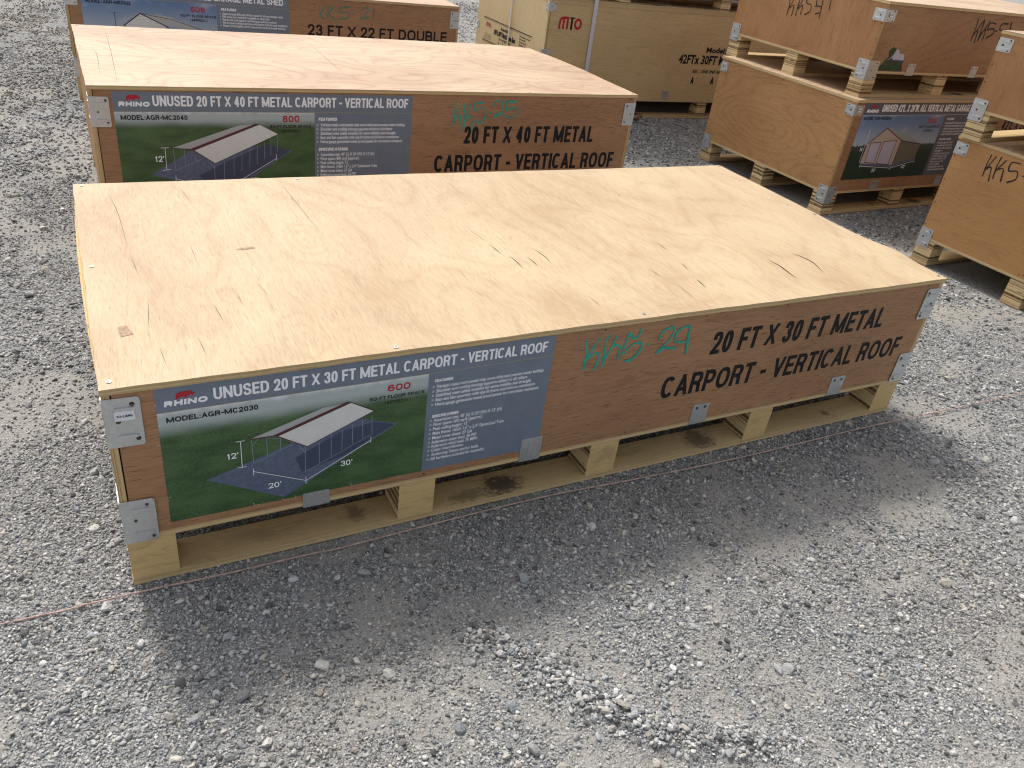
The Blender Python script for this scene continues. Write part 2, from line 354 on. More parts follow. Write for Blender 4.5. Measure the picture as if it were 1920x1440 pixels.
LN_C2= {'post':[[(.285,.416),(.287,.325)],[(.328,.415),(.326,.349)],[(.369,.388),(.37,.361)],[(.442,.351),(.44,.273)],[(.483,.359),(.478,.281)],[(.523,.376),(.519,.298)],[(.557,.394),(.553,.316)],[(.591,.411),(.587,.333)],[(.622,.425),(.619,.347)],[(.654,.438),(.651,.369)],[(.681,.456),(.678,.382)],[(.708,.469),(.706,.396)],[(.287,.325),(.417,.383)],[(.416,.369),(.443,.328)]],'dim':[[(.254,.421),(.252,.329)],[(.239,.421),(.268,.422)],[(.238,.328),(.267,.331)],[(.285,.305),(.282,.269)],[(.284,.292),(.357,.266)],[(.703,.388),(.702,.359)],[(.703,.37),(.548,.278)]]}
S1= {'sign':[(.085,.683),(1.096,.69),(1.121,.219),(.084,.222)],'wall':[(.22,.442),(.354,.536),(.533,.457),(.531,.303),(.212,.322)],'side':[(.533,.457),(.74,.431),(.737,.348),(.531,.303)],'roof':[(.354,.536),(.543,.501),(.738,.434),(.533,.458)],'door1':[(.25,.446),(.342,.452),(.342,.319),(.252,.326)],'door2':[(.367,.454),(.487,.458),(.487,.305),(.367,.317)],'base':[(.212,.322),(.531,.303),(.737,.348),(.745,.331),(.535,.286),(.215,.31)],'horizon':[(.077,.41),(.86,.441)],'dimv':[(.199,.535),(.201,.33)],'dim':[(.218,.305),(.522,.281),(.738,.32)]}
CRACKS = [[(1.118,.545),(1.119,.499),(1.121,.461)],[(1.139,.451),(1.142,.407),(1.14,.353)],[(1.19,.429),(1.194,.397),(1.191,.361)],[(1.24,.491),(1.249,.431),(1.245,.375)],[(.947,.414),(.945,.357),(.942,.302)],[(1.699,.461),(1.696,.419),(1.697,.397)],[(1.679,.3),(1.669,.244)],[(1.649,.18),(1.641,.117)],[(1.543,.275),(1.538,.215)],[(1.564,.174),(1.55,.041)],[(1.24,.158),(1.241,.11),(1.241,.074)],[(1.206,1.13),(1.216,1.074),(1.21,1.03)],[(1.55,.886),(1.548,.809)],[(2.036,1.093),(2.033,1.052)],[(1.838,.916),(1.835,.888)],[(1.099,.701),(1.118,.545)],[(1.297,.598),(1.293,.55)],[(.936,.25),(.941,.207)],[(1.4,.048),(1.444,.049)],[(2.015,.265),(2.022,.216),(2.013,.156),(2.007,.105)],[(2.15,.29),(2.162,.246),(2.164,.197),(2.141,.131)],[(1.652,.178),(1.648,.144)],[(2.511,.428),(2.494,.392)],[(1.702,.452),(1.699,.403)],[(2.041,1.094),(2.04,1.058)],[(1.843,.918),(1.838,.887)],[(1.682,.296),(1.671,.246)],[(2.074,.354),(2.079,.253)],[(1.542,.271),(1.551,.191)],[(2.196,.845),(2.201,.789)],[(2.422,.259),(2.401,.177)],[(.088,1.142),(.105,.957),(.11,.683)],[(.113,.637),(.12,.513)],[(.296,1.166),(.317,.986)],[(.266,.703),(.267,.57)],[(.127,.357),(.115,.24)],[(.209,.17),(.215,.08)],[(.268,.315),(.276,.221)],[(.389,.417),(.401,.345)],[(.621,1.172),(.628,.947),(.639,.67)],[(.127,.142),(.131,.06)],[(.884,1.167),(.883,1.106)],[(.539,.221),(.537,.195)],[(.331,.377),(.333,.289)]]
KNOTS = [[(.577,.673)],[(.439,.128)],[(1.586,.658)],[(1.471,.147)],[(.305,.361)],[(1.907,.368)],[(.23,.377)],[(.914,.397)]]
SCREW = [[(.019,.022)],[(.623,.011)],[(.018,.59)],[(.022,1.197)],[(1.338,.016)],[(1.339,.017)],[(2.579,.019)],[(2.585,1.201)],[(2.589,.605)],[(.685,1.192)]]
PATCH = [[(.052,.251),(.07,.256),(.081,.211),(.054,.204)],[(.379,.635),(.394,.646),(.431,.647),(.428,.634),(.388,.63)]]
C2CR = [[(.059,.684),(.07,.51),(.057,.164)],[(.14,1.162),(.129,.583),(.11,.015)],[(1.109,1.077),(1.098,.614),(1.088,.22)],[(.43,.459),(.43,.413)],[(.487,.468),(.488,.421)]]
LOGO = [[(.136,.5),(.138,.513),(.145,.517),(.159,.517),(.166,.518),(.167,.518),(.169,.514),(.173,.511),(.176,.513),(.173,.506),(.169,.505),(.167,.508),(.159,.504),(.157,.501),(.154,.5),(.154,.504),(.146,.504),(.142,.502),(.14,.499)]]
ROPE= [(-.267, -.021), (-.106, -.023), (-.0, -.024), (.198, -.03), (.42, -.033), (.522, -.035), (1.025, -.024), (1.393, -.042), (1.855, -.059), (2.343, -.058), (2.849, -.071), (3.314, -.082)]
RIDGE= [(.698, -.405), (.755, -.481), (.804, -.564), (.852, -.642), (.907, -.703), (.954, -.773), (1.046, -.842), (1.161, -.884)]

# ------------------------------------------------------------------ mesh builder
class MB:
    def __init__(s):
        s.v = []; s.f = []; s.mi = []; s.mats = []
    def mat(s, m):
        if m not in s.mats:
            s.mats.append(m)
        return s.mats.index(m)
    def face(s, pts, m):
        i = len(s.v)
        s.v.extend(tuple(map(float, p)) for p in pts)
        s.f.append(tuple(range(i, i + len(pts))))
        s.mi.append(s.mat(m))
    def box(s, a, b, m, side=None):
        """axis box a..b; side: dict of face key (-x +x -y +y -z +z) to another material"""
        (x0, y0, z0), (x1, y1, z1) = a, b
        q = {'-x': [(x0, y0, z0), (x0, y0, z1), (x0, y1, z1), (x0, y1, z0)], '+x': [(x1, y0, z0), (x1, y1, z0), (x1, y1, z1), (x1, y0, z1)],
             '-y': [(x0, y0, z0), (x1, y0, z0), (x1, y0, z1), (x0, y0, z1)], '+y': [(x0, y1, z0), (x0, y1, z1), (x1, y1, z1), (x1, y1, z0)],
             '-z': [(x0, y0, z0), (x0, y1, z0), (x1, y1, z0), (x1, y0, z0)], '+z': [(x0, y0, z1), (x1, y0, z1), (x1, y1, z1), (x0, y1, z1)]}
        for k, p in q.items():
            mm = (side or {}).get(k, m)
            s.face(p, mm)
    def prism(s, outline, fr, d0, d1, m):
        """outline in (u,v), raised from depth d0 to d1 in the frame fr"""
        n = len(outline)
        s.face([fr(u, v, d1) for u, v in outline], m)
        s.face([fr(u, v, d0) for u, v in reversed(outline)], m)
        for i in range(n):
            (u, v), (u2, v2) = outline[i], outline[(i + 1) % n]
            s.face([fr(u, v, d0), fr(u2, v2, d0), fr(u2, v2, d1), fr(u, v, d1)], m)
    def ribbon(s, pts, w, fr, d, m, closed=False, w2=None, taper=False):
        P = np.array(pts, float)
        if w2 is None and len(P) > 2:
            keep = np.r_[True, np.hypot(*np.diff(P, axis=0).T) > w * 1e-3]
            P = P[keep]
        n = len(P)
        if n < 2:
            return
        L, Rr = [], []
        for i in range(n):
            a = P[i - 1] if (i > 0 or closed) else None
            b = P[(i + 1) % n] if (i < n - 1 or closed) else None
            d1 = P[i] - a if a is not None else b - P[i]
            d2 = b - P[i] if b is not None else P[i] - a
            d1 = d1 / (np.hypot(*d1) + 1e-12); d2 = d2 / (np.hypot(*d2) + 1e-12)
            t = d1 + d2
            tl = np.hypot(*t)
            t = d1 if tl < 1e-6 else t / tl
            nn = np.array([-t[1], t[0]])
            k = 1.0 / max(0.45, abs(nn @ np.array([-d1[1], d1[0]])))
            ww = w
            if taper:
                ww = w * max(0.08, math.sin(math.pi * (i / (n - 1))) if n > 2 else 1.0)
            elif w2 is not None:
                ww = w2[i]
            L.append(P[i] + nn * ww / 2 * k); Rr.append(P[i] - nn * ww / 2 * k)
        for i in range(n if closed else n - 1):
            j = (i + 1) % n
            e = d + i * (6e-6 if w2 is not None else 2e-6)
            s.face([fr(*Rr[i], e), fr(*Rr[j], e), fr(*L[j], e), fr(*L[i], e)], m)
    def disc(s, c, r, fr, d, m, n=8, h=0.0):
        ring = [(c[0] + r * math.cos(2 * math.pi * k / n), c[1] + r * math.sin(2 * math.pi * k / n)) for k in range(n)]
        if h:
            s.prism(ring, fr, d, d + h, m)
        else:
            s.face([fr(u, v, d) for u, v in ring], m)
    def grid(s, fn, nu, nv, m):
        i = len(s.v)
        for b in range(nv + 1):
            for a in range(nu + 1):
                s.v.append(tuple(fn(a / nu, b / nv)))
        k = s.mat(m)
        for b in range(nv):
            for a in range(nu):
                q = i + b * (nu + 1) + a
                s.f.append((q, q + 1, q + nu + 2, q + nu + 1)); s.mi.append(k)
    def build(s, name, parent=None, bevel=0.0, smooth=False):
        me = bpy.data.meshes.new(name)
        me.from_pydata(s.v, [], s.f)
        for m in s.mats:
            me.materials.append(m)
        me.polygons.foreach_set('material_index', s.mi)
        if smooth:
            me.polygons.foreach_set('use_smooth', [True] * len(s.f))
        me.update()
        o = bpy.data.objects.new(name, me)
        COL.objects.link(o)
        if parent is not None:
            o.parent = parent
        return o

def tag(o, label, cat, group=None, kind=None):
    o['label'] = label; o['category'] = cat
    if group: o['group'] = group
    if kind: o['kind'] = kind
    return o

# frames: front face (u along x), end face (u along y), top
def front(y=0.0, x=0.0, z=0.0):
    return lambda u, v, d: (x + u, y - d, z + v)
def endface(x=0.0):
    return lambda u, v, d: (x - d, u, v)
def top(z):
    return lambda u, v, d: (u, v, z + d)

# ------------------------------------------------------------------ lettering: a heavy grotesque built from strokes
def smooth(pts, k=5):
    P = [np.array(p, float) for p in pts]
    P = [2 * P[0] - P[1]] + P + [2 * P[-1] - P[-2]]
    out = []
    for i in range(1, len(P) - 2):
        for j in range(k):
            t = j / k
            a, b, c, d = P[i - 1], P[i], P[i + 1], P[i + 2]
            out.append(0.5 * ((2 * b) + (c - a) * t + (2 * a - 5 * b + 4 * c - d) * t * t + (3 * b - a - 3 * c + d) * t ** 3))
    out.append(P[-2])
    return [tuple(p) for p in out]
def arc(cx, cy, rx, ry, a0, a1, n=14, e=2.35):
    o = []
    for i in range(n + 1):
        a = R(a0 + (a1 - a0) * i / n)
        c, s_ = math.cos(a), math.sin(a)
        o.append((cx + rx * math.copysign(abs(c) ** (2 / e), c), cy + ry * math.copysign(abs(s_) ** (2 / e), s_)))
    return o
OV = ('c', arc(.5, .5, .5, .5, 0, 360, 26)[:-1])
SIX = ('s', smooth([(.95, .80), (.8, .96), (.5, 1), (.16, .9), (0, .5), (.13, .1), (.5, 0), (.87, .08), (1, .31), (.87, .54), (.5, .62), (.16, .53), (.02, .36)]))
GL = {
 'A': [('l', [(0, 0), (.5, 1)]), ('l', [(1, 0), (.5, 1)]), ('n', [(.18, .27), (.82, .27)])],
 'B': [('l', [(0, 0), (0, 1)]), ('s', [(0, 1), (.55, 1)] + arc(.55, .76, .38, .24, 90, -90, 8) + [(0, .52)]), ('s', [(.5, .52)] + arc(.55, .26, .45, .26, 90, -90, 8) + [(0, 0)])],
 'C': [('s', arc(.5, .5, .5, .5, 40, 320, 22))],
 'D': [('l', [(0, 0), (0, 1)]), ('s', [(0, 1), (.42, 1)] + arc(.42, .5, .58, .5, 90, -90, 14) + [(0, 0)])],
 'E': [('l', [(1, 1), (0, 1), (0, 0), (1, 0)]), ('l', [(0, .52), (.88, .52)])],
 'F': [('l', [(1, 1), (0, 1), (0, 0)]), ('l', [(0, .50), (.85, .50)])],
 'G': [('s', arc(.5, .5, .5, .5, 42, 330, 22)), ('n', [(.5, .42), (1, .42), (1, -.05)])],
 'H': [('l', [(0, 0), (0, 1)]), ('l', [(1, 0), (1, 1)]), ('n', [(0, .52), (1, .52)])],
 'I': [('l', [(.5, 0), (.5, 1)])],
 'J': [('s', [(1, 1.1), (1, .3), (.85, .04), (.5, 0), (.14, .05), (0, .3)])],
 'K': [('l', [(0, 0), (0, 1)]), ('n', [(1.02, 1.1), (.0, .34)]), ('n', [(.33, .6), (1.06, -.1)])],
 'L': [('l', [(0, 1), (0, 0), (1, 0)])],
 'M': [('l', [(0, 0), (0, 1)]), ('l', [(1, 0), (1, 1)]), ('n', [(0, 1.05), (.5, .0)]), ('n', [(1, 1.05), (.5, .0)])],
 'N': [('l', [(0, 0), (0, 1)]), ('l', [(1, 0), (1, 1)]), ('n', [(0, 1.03), (1, -.03)])],
 'O': [OV], '0': [OV],
 'P': [('l', [(0, 0), (0, 1)]), ('s', [(0, 1), (.52, 1)] + arc(.52, .71, .48, .29, 90, -90, 10) + [(0, .42)])],
 'Q': [OV, ('n', [(.6, .28), (1.05, -.1)])],
 'R': [('l', [(0, 0), (0, 1)]), ('s', [(0, 1), (.54, 1)] + arc(.54, .74, .44, .26, 90, -90, 10) + [(0, .48)]), ('n', [(.55, .48), (.84, .36), (.92, .0), (1.0, -.1)])],
 'S': [('s', smooth([(.97, .74), (.85, .94), (.5, 1), (.14, .94), (.01, .76), (.16, .59), (.5, .51), (.86, .41), (1, .23), (.86, .05), (.5, 0), (.13, .06), (0, .27)]))],
 'T': [('l', [(.5, 0), (.5, 1)]), ('l', [(0, 1), (1, 1)])],
 'U': [('s', [(0, 1.1), (0, .36)] + arc(.5, .36, .5, .36, 180, 360, 12) + [(1, 1.1)])],
 'V': [('l', [(0, 1), (.5, 0)]), ('l', [(1, 1), (.5, 0)])],
 'W': [('l', [(0, 1), (.25, 0)]), ('l', [(.5, 1), (.25, 0)]), ('l', [(.5, 1), (.75, 0)]), ('l', [(1, 1), (.75, 0)])],
 'X': [('l', [(0, 0), (1, 1)]), ('l', [(0, 1), (1, 0)])],
 'Y': [('l', [(0, 1), (.5, .42)]), ('l', [(1, 1), (.5, .42)]), ('n', [(.5, -.1), (.5, .45)])],
 'Z': [('l', [(0, 1), (1, 1)]), ('n', [(1, 1), (0, 0)]), ('l', [(0, 0), (1, 0)])],
 '1': [('l', [(.62, 0), (.62, 1)]), ('n', [(.62, .92), (.05, .72)])],
 '2': [('s', smooth([(0, .68), (.1, .93), (.5, 1), (.88, .94), (1, .74), (.86, .5), (.42, .24), (.02, -.02)])), ('l', [(0, 0), (1, 0)])],
 '3': [('s', smooth([(.02, .74), (.15, .95), (.5, 1), (.84, .95), (.96, .77), (.84, .59), (.42, .53)])), ('s', smooth([(.42, .53), (.86, .46), (1, .25), (.86, .05), (.5, 0), (.13, .06), (0, .27)]))],
 '4': [('l', [(.74, 0), (.74, 1)]), ('n', [(.70, 1.0), (0, .27)]), ('n', [(-.05, .25), (1.15, .25)])],
 '5': [('l', [(.95, 1), (.15, 1)]), ('s', [(.15, 1.04), (.06, .48)] + smooth([(.06, .5), (.45, .62), (.86, .53), (1, .31), (.86, .06), (.5, 0), (.12, .06), (0, .25)]))],
 '6': [SIX], '9': [('s', [(1 - x, 1 - y) for x, y in SIX[1]])],
 '7': [('l', [(0, 1), (1, 1)]), ('n', [(1, 1), (.55, .5), (.36, -.1)])],
 '8': [('c', arc(.5, .77, .43, .23, 0, 360, 18)[:-1]), ('c', arc(.5, .27, .5, .27, 0, 360, 18)[:-1])],
 '-': [('l', [(0, .42), (1, .42)])], '.': [('n', [(.5, -.10), (.5, .10)])], ':': [('n', [(.5, -.10), (.5, .10)]), ('n', [(.5, .52), (.5, .72)])],
 '(': [('s', arc(1.1, .45, 1.0, .72, 140, 220, 8))], ')': [('s', arc(-.1, .45, 1.0, .72, 40, -40, 8))],
 "'": [('n', [(.55, 1.1), (.45, .75)])], '+': [('n', [(0, .45), (1, .45)]), ('n', [(.5, .2), (.5, .7)])], ' ': []}
GW = dict(zip('ABCDEFGHIJKLMNOPQRSTUVWXYZ', (.70, .68, .72, .70, .60, .56, .76, .70, .19, .54, .70, .56, .93, .74, .78, .65, .78, .68, .66, .62, .70, .68, .96, .68, .68, .62)))
GW.update({c: .56 for c in '0123456789'})
GW.update({'1': .42, '4': .64, '-': .36, '.': .19, ':': .19, '(': .28, ')': .28, "'": .18, '+': .5, ' ': .24})

def letters(mb, text, x0, x1, z0, z1, fr, d, mat, t=0.20, slant=0.0, gap=0.075, skew=0.0):
    """capitals set into the box x0..x1 by z0..z1; skew tilts the line"""
    H = abs(z1 - z0)
    W_ = abs(x1 - x0)
    sg = 1 if x1 > x0 else -1
    lo_, hi_ = min(z0, z1), max(z0, z1)
    f0 = fr
    pd = [0.0]
    fr = lambda u, v, dd_: f0(u, min(max(v, lo_ - pd[0]), hi_ + pd[0]), dd_)
    base = sum(GW[c] for c in text) + gap * (len(text) - 1)
    k = W_ / (base * H)
    th = t * H
    cur = 0.0
    dd = d
    for c in text:
        w = GW[c] * k * H
        pd[0] = .22 * H if c in '()' else 0.0
        dd = d
        a = th / 2
        iw, ih = max(w - th, 0.0), H - th
        for kind, pts in GL[c]:
            P = [(a + u * iw, a + v * ih) for u, v in pts]
            if kind == 'l':
                def ext(p, q):
                    L = math.hypot(p[0] - q[0], p[1] - q[1]) + 1e-9
                    return (p[0] + (p[0] - q[0]) / L * a, p[1] + (p[1] - q[1]) / L * a)
                P = [ext(P[0], P[1])] + P[1:-1] + [ext(P[-1], P[-2])]
            Q = []
            for u, v in P:
                uu = cur + u + slant * v
                Q.append((x0 + sg * uu, min(z0, z1) + v + skew * uu))
            mb.ribbon(Q, th, fr, dd, mat, closed=(kind == 'c'))
            dd += 0.00006
        cur += w + gap * k * H
    return mb

_tc = {}
def text_geo(text, bold):
    key = (text, bold)
    if key not in _tc:
        cu = bpy.data.curves.new('lettering', 'FONT')
        cu.body = text; cu.size = 1.0; cu.offset = bold; cu.resolution_u = 2
        ob = bpy.data.objects.new('lettering', cu)
        COL.objects.link(ob)
        dg = bpy.context.evaluated_depsgraph_get()
        dg.update()
        me = ob.evaluated_get(dg).to_mesh()
        v = [(p.co.x, p.co.y) for p in me.vertices]
        f = [tuple(p.vertices) for p in me.polygons]
        bpy.data.objects.remove(ob)
        bpy.data.curves.remove(cu)
        _tc[key] = (v, f)
    return _tc[key]

def small(mb, text, x0, z0, cap, fr, d, mat, bold=0.016, width=None, xs=0.86, skew=0.0, sg=1):
    """mixed-case print: baseline start x0,z0, capital height cap; width stretches the line to fit"""
    v, f = text_geo(text, bold)
    if not v:
        return
    sc = cap / 0.69
    xm = max(p[0] for p in v); x_ = min(p[0] for p in v)
    kx = width / (xm - x_) if width else sc * xs
    k = mb.mat(mat)
    for n_, q in enumerate(f):
        i = len(mb.v)
        e = d + (n_ % 40) * 3e-6
        mb.v.extend(tuple(fr(x0 + sg * (v[a][0] - x_) * kx, z0 + v[a][1] * sc + skew * (v[a][0] - x_) * kx, e)) for a in q)
        mb.f.append(tuple(range(i, i + len(q)))); mb.mi.append(k)

def rounded(u0, v0, u1, v1, r, corners='1111', n=4):
    out = []
    cs = [(u1 - r, v0 + r, -90, u1, v0), (u1 - r, v1 - r, 0, u1, v1), (u0 + r, v1 - r, 90, u0, v1), (u0 + r, v0 + r, 180, u0, v0)]
    for (cx, cy, a0, sx, sy), on in zip(cs, corners):
        if on == '1':
            out += [(cx + r * math.cos(R(a0 + 90 * k / n)), cy + r * math.sin(R(a0 + 90 * k / n))) for k in range(n + 1)]
        else:
            out.append((sx, sy))
    return out

# ------------------------------------------------------------------ crate
T_LID, T_DECK, Z_DECK0, Z_DECK1, T_END = 0.015, 0.015, 0.134, 0.149, 0.016

def bracket(root, L, Wd, corner, z0, z1, wf=0.070, ws=0.078, sticker=None, seed=0, big_side=True):
    """galvanised angle plate folded round a vertical corner; corner is 'fl', 'fr', 'bl', 'br'"""
    rs = random.Random(seed)
    mb = MB()
    y = 0.0 if corner[0] == 'f' else Wd
    sx = 1 if corner[1] == 'l' else -1
    X = -0.0005 if sx > 0 else L + 0.0005
    ny = -1 if corner[0] == 'f' else 1
    fa = lambda u, v, d: (X + sx * u, y + ny * (d + 0.0008), v)
    fb = lambda u, v, d: (X - sx * d, y - ny * u, v)
    th = 0.0016
    flare = rs.uniform(0.001, 0.004)
    def plate(fr, w, z0, z1, flare, rib):
        bowed = lambda u, v, d: fr(u, v, d + flare * max(0.0, u / w) ** 2)
        o = rounded(0.0, z0, w, z1, 0.007, '1100')
        mb.prism(o, bowed, 0.0, th, M['steel'])
        h = z1 - z0
        for zz in (z0 + h * 0.22, z1 - h * 0.22):
            mb.prism([(w * .30, zz - .0028), (w * .34, zz - .004), (w * .80, zz - .004), (w * .84, zz - .0028), (w * .84, zz + .0028), (w * .80, zz + .004), (w * .34, zz + .004), (w * .30, zz + .0028)], bowed, th * .5, th + rib, M['steel'])
        for (u, v) in ((w * .80, z0 + h * .13), (w * .80, z1 - h * .14), (w * .36, z0 + h * .52)):
            u += rs.uniform(-.003, .003); v += rs.uniform(-.003, .003)
            mb.disc((u, v), 0.0052, bowed, th + .0003, M['hole'], 9)
            mb.disc((u, v), 0.0036, bowed, th + .0003, M['nail'], 8, rib * .6)
    plate(fa, wf, z0, z1, flare, 0.0042)
    plate(fb, ws, z0, z1, 0.0, 0.0028 if big_side else 0.0010)
    ob = mb.build('corner_bracket', root)
    if sticker:
        mb = MB()
        text, (u0, v0, u1, v1), solid = sticker
        g = lambda u, v, d: fa(u, v, d + 0.0064)
        if solid:
            mb.face([g(u0, v0, 0), g(u1, v0, 0), g(u1, v1, 0), g(u0, v1, 0)], M['sticker'])
        h = v1 - v0
        letters(mb, text, u0 + .1 * (u1 - u0), u1 - .1 * (u1 - u0), v0 + h * .36, v1 - h * .38, g, 0.0004, M['ink'], 0.2)
        mb.build('sticker', ob)
    return ob

def clip(root, fr, u0, u1, v0, v1, holes=True):
    mb = MB()
    mb.prism(rounded(u0, v0, u1, v1, 0.004, '0110'), fr, 0.0008, 0.0024, M['steel'])
    if holes:
        for k in (0.25, 0.75):
            c = (u0 + (u1 - u0) * k, v1 - 0.014)
            mb.disc(c, 0.005, fr, 0.0027, M['hole'], 8)
            mb.disc(c, 0.0034, fr, 0.0027, M['nail'], 8, 0.0014)
    else:
        for k in (0.12, 0.38, 0.62, 0.88):
            mb.prism([(u0 + (u1 - u0) * k - .002, v0), (u0 + (u1 - u0) * k + .002, v0), (u0 + (u1 - u0) * k + .002, v1 - .004), (u0 + (u1 - u0) * k - .002, v1 - .004)], fr, .002, .0034, M['steel'])
    return mb.build('edge_clip', root)

root_lid = {}
def crate(label, group, x, y, yaw, z0, L, Wd, H, blocks_x, lid='lid', panel='panel', end='end', block_faces='pine', warp=(), cracks=(), patches=(), lid_grid=(80, 40), bow=0.0):
    root = bpy.data.objects.new('shipping_crate', None)
    COL.objects.link(root)
    root.empty_display_size = 0.3
    root.location = (x, y, z0)
    root.rotation_euler = (0, 0, yaw)
    tag(root, label, 'crate', group)
    # lid
    def wz(a, b):
        return 0.0011 * math.sin(3.1 * a + 1.7 * L + z0) * math.cos(2.3 * b + H * 9) + sum(h * math.exp(-((a - cx) / sx) ** 2 - ((b - cy) / sy) ** 2) for cx, cy, sx, sy, h in warp)
    la, lb, ya, yb = -0.002, L + 0.002, -0.006, Wd + 0.006
    nx, ny = lid_grid
    mb = MB()
    P = lambda s, t: (la + (lb - la) * s, ya + (yb - ya) * t)
    def at(s, t, z):
        a, b = P(s, t)
        if t in (0, 1): b += (0.0007 * math.sin(a * 41 + H * 90) + 0.0008 * math.sin(a * 13)) 
        if s in (0, 1): a += (0.0007 * math.sin(b * 43 + H * 70) + 0.0008 * math.sin(b * 15))
        return (a, b, z + wz(a, b))
    zt, zb = H, H - T_LID
    mb.grid(lambda s, t: at(s, t, zt), nx, ny, M[lid])
    mb.grid(lambda s, t: at(s, 1 - t, zb), nx, ny, M[lid])
    mb.grid(lambda s, t: at(s, 0, zb + (zt - zb) * t), nx, 1, M['edge_z'])
    mb.grid(lambda s, t: at(1 - s, 1, zb + (zt - zb) * t), nx, 1, M['edge_z'])
    mb.grid(lambda s, t: at(0, 1 - s, zb + (zt - zb) * t), ny, 1, M['edge_z'])
    mb.grid(lambda s, t: at(1, s, zb + (zt - zb) * t), ny, 1, M['edge_z'])
    tf = lambda u, v, d: (u, v, zt + d + wz(u, v))
    for c, wdt in cracks:
        pts = smooth(c, 5)
        mb.ribbon(pts, wdt, tf, 0.0006, M['hole'], taper=True)
    for p in patches:
        mb.face([tf(u, v, 0.0007) for u, v in p], M['scar'])
    lid_ob = mb.build('lid', root)
    # walls
    e = T_END
    zc, zd = Z_DECK1, H - T_LID - 0.0004
    for nm, xa, xb in (('end_panel', 0.0, e), ('end_panel', L - e, L)):
        b = MB()
        fm = M[end]
        if bow and xa == 0.0:
            off = lambda t, s: -bow * math.sin(math.pi * t) ** .85 * min(1.0, .15 + s)
            Q = lambda x_, t, s: (x_ + off(t, s), 0.0005 + (Wd - .001) * t, zc + (zd - zc) * s)
            b.grid(lambda t, s: Q(xa, 1 - t, s), 24, 6, fm)
            b.grid(lambda t, s: Q(xb, t, s), 24, 6, fm)
            b.grid(lambda t, s: Q(xa + (xb - xa) * s, t, 1.0), 24, 2, M['edge_x'])
            b.grid(lambda t, s: Q(xa + (xb - xa) * t, s * 0, s), 2, 6, M['edge_x'])
            b.grid(lambda t, s: Q(xb + (xa - xb) * t, 1.0, s), 2, 6, M['edge_x'])
        else:
            b.box((xa, 0.0005, zc), (xb, Wd - 0.0005, zd), fm, {'-y': M['edge_x'], '+y': M['edge_x'], '+z': M['edge_x'], '-z': M['edge_x']})
        if xa == 0.0 and not bow:
            rr = random.Random(int(L * 1000 + z0 * 100))
            for k in range(7):
                b.disc((0.010 if k % 2 else Wd - 0.012, zc + (zd - zc) * (0.12 + 0.12 * k)), 0.0035, endface(0.0), 0.0006, M['hole'], 7)
            for by in (0.05, Wd / 2, Wd - 0.05):
                for q in (-.025, 0, .022):
                    b.disc((by + q, zc + .012 + rr.uniform(0, .008)), 0.003, endface(0.0), 0.0006, M['hole'], 6)
        b.build(nm, root)
    for ya_, yb_ in ((0.0, 0.015), (Wd - 0.015, Wd)):
        b = MB()
        b.box((e + 0.003, ya_, zc), (L - e - 0.001, yb_, zd), M[panel], {'-x': M['edge_y'], '+x': M['edge_y'], '+z': M['edge_y'], '-z': M['edge_y']})
        if ya_ == 0.0:
            rr = random.Random(int(L * 777 + z0 * 50))
            for k in range(16):
                b.disc((0.06 + (L - .12) * k / 15 + rr.uniform(-.03, .03), zd - 0.008 if k % 2 else zc + 0.010), 0.0026, front(0.0), 0.0006, M['hole'], 6)
        b.build('side_panel', root)
    # pallet
    b = MB()
    b.box((0, 0.0, Z_DECK0), (L, Wd, Z_DECK1 - 0.0004), M['pine'], {'-y': M['edge_z'], '+y': M['edge_z'], '-x': M['edge_z'], '+x': M['edge_z']})
    b.build('pallet_deck', root)
    rows = ((0.001, 0.106), (Wd / 2 - 0.053, Wd / 2 + 0.053), (Wd - 0.106, Wd - 0.001))
    for ra, rb in rows:
        b = MB()
        b.box((0.0, ra, 0.0), (L, rb, 0.018), M['board'], {'-y': M['edge_z'], '+y': M['edge_z'], '-x': M['edge_z'], '+x': M['edge_z']})
        b.build('bottom_board', root)
        for bx in blocks_x:
            b = MB()
            w = 0.104
            j = random.Random(int(bx * 1000 + ra * 77 + L * 10))
            ox, oy = j.uniform(0.0, .004), j.uniform(0.0, .004)
            b.box((bx + (ox if 0.01 < bx < L - .12 else 0.001), ra + oy + .0005, 0.0183), (bx + w - 0.001, rb - 0.002, Z_DECK0 - 0.0003), M['lvl'], {'-y': M[block_faces], '+y': M[block_faces]})
            b.build('block', root)
    root_lid[root.name] = lid_ob
    return root, wz

def screws(root, H, wz, pts, r=0.0058):
    for (u, v) in pts:
        mb = MB()
        fr = lambda a, b, d: (a, b, H + d + wz(u, v))
        mb.disc((u, v), r, fr, 0.0002, M['zinc'], 10, 0.0016)
        mb.disc((u, v), r * .42, fr, 0.0022, M['nail'], 6)
        mb.build('screw', root_lid[root.name])

def writing(root, strokes, fr, w, mat, d=0.0004, seed=1):
    rs = random.Random(seed)
    mb = MB()
    for k, st in enumerate(strokes):
        pts = smooth(st, 6) if len(st) > 2 else [tuple(np.array(st[0]) + (np.array(st[1]) - np.array(st[0])) * t / 4) for t in range(5)]
        n = len(pts)
        ph = rs.uniform(0, 6)
        ws = [w * (0.72 + 0.30 * math.sin(ph + 5.0 * i / n) ** 2 + 0.18 * (i > n * 0.8)) for i in range(n)]
        mb.ribbon(pts, w, fr, d + 0.00013 * k, mat, w2=ws)
        for p, ww, q in ((pts[0], ws[0], -1e-5), (pts[-1], ws[-1], n * 6e-6)):
            mb.disc(p, ww * .5, fr, d + 0.00013 * k + q, mat, 8)
    return mb.build('marker_writing', root)

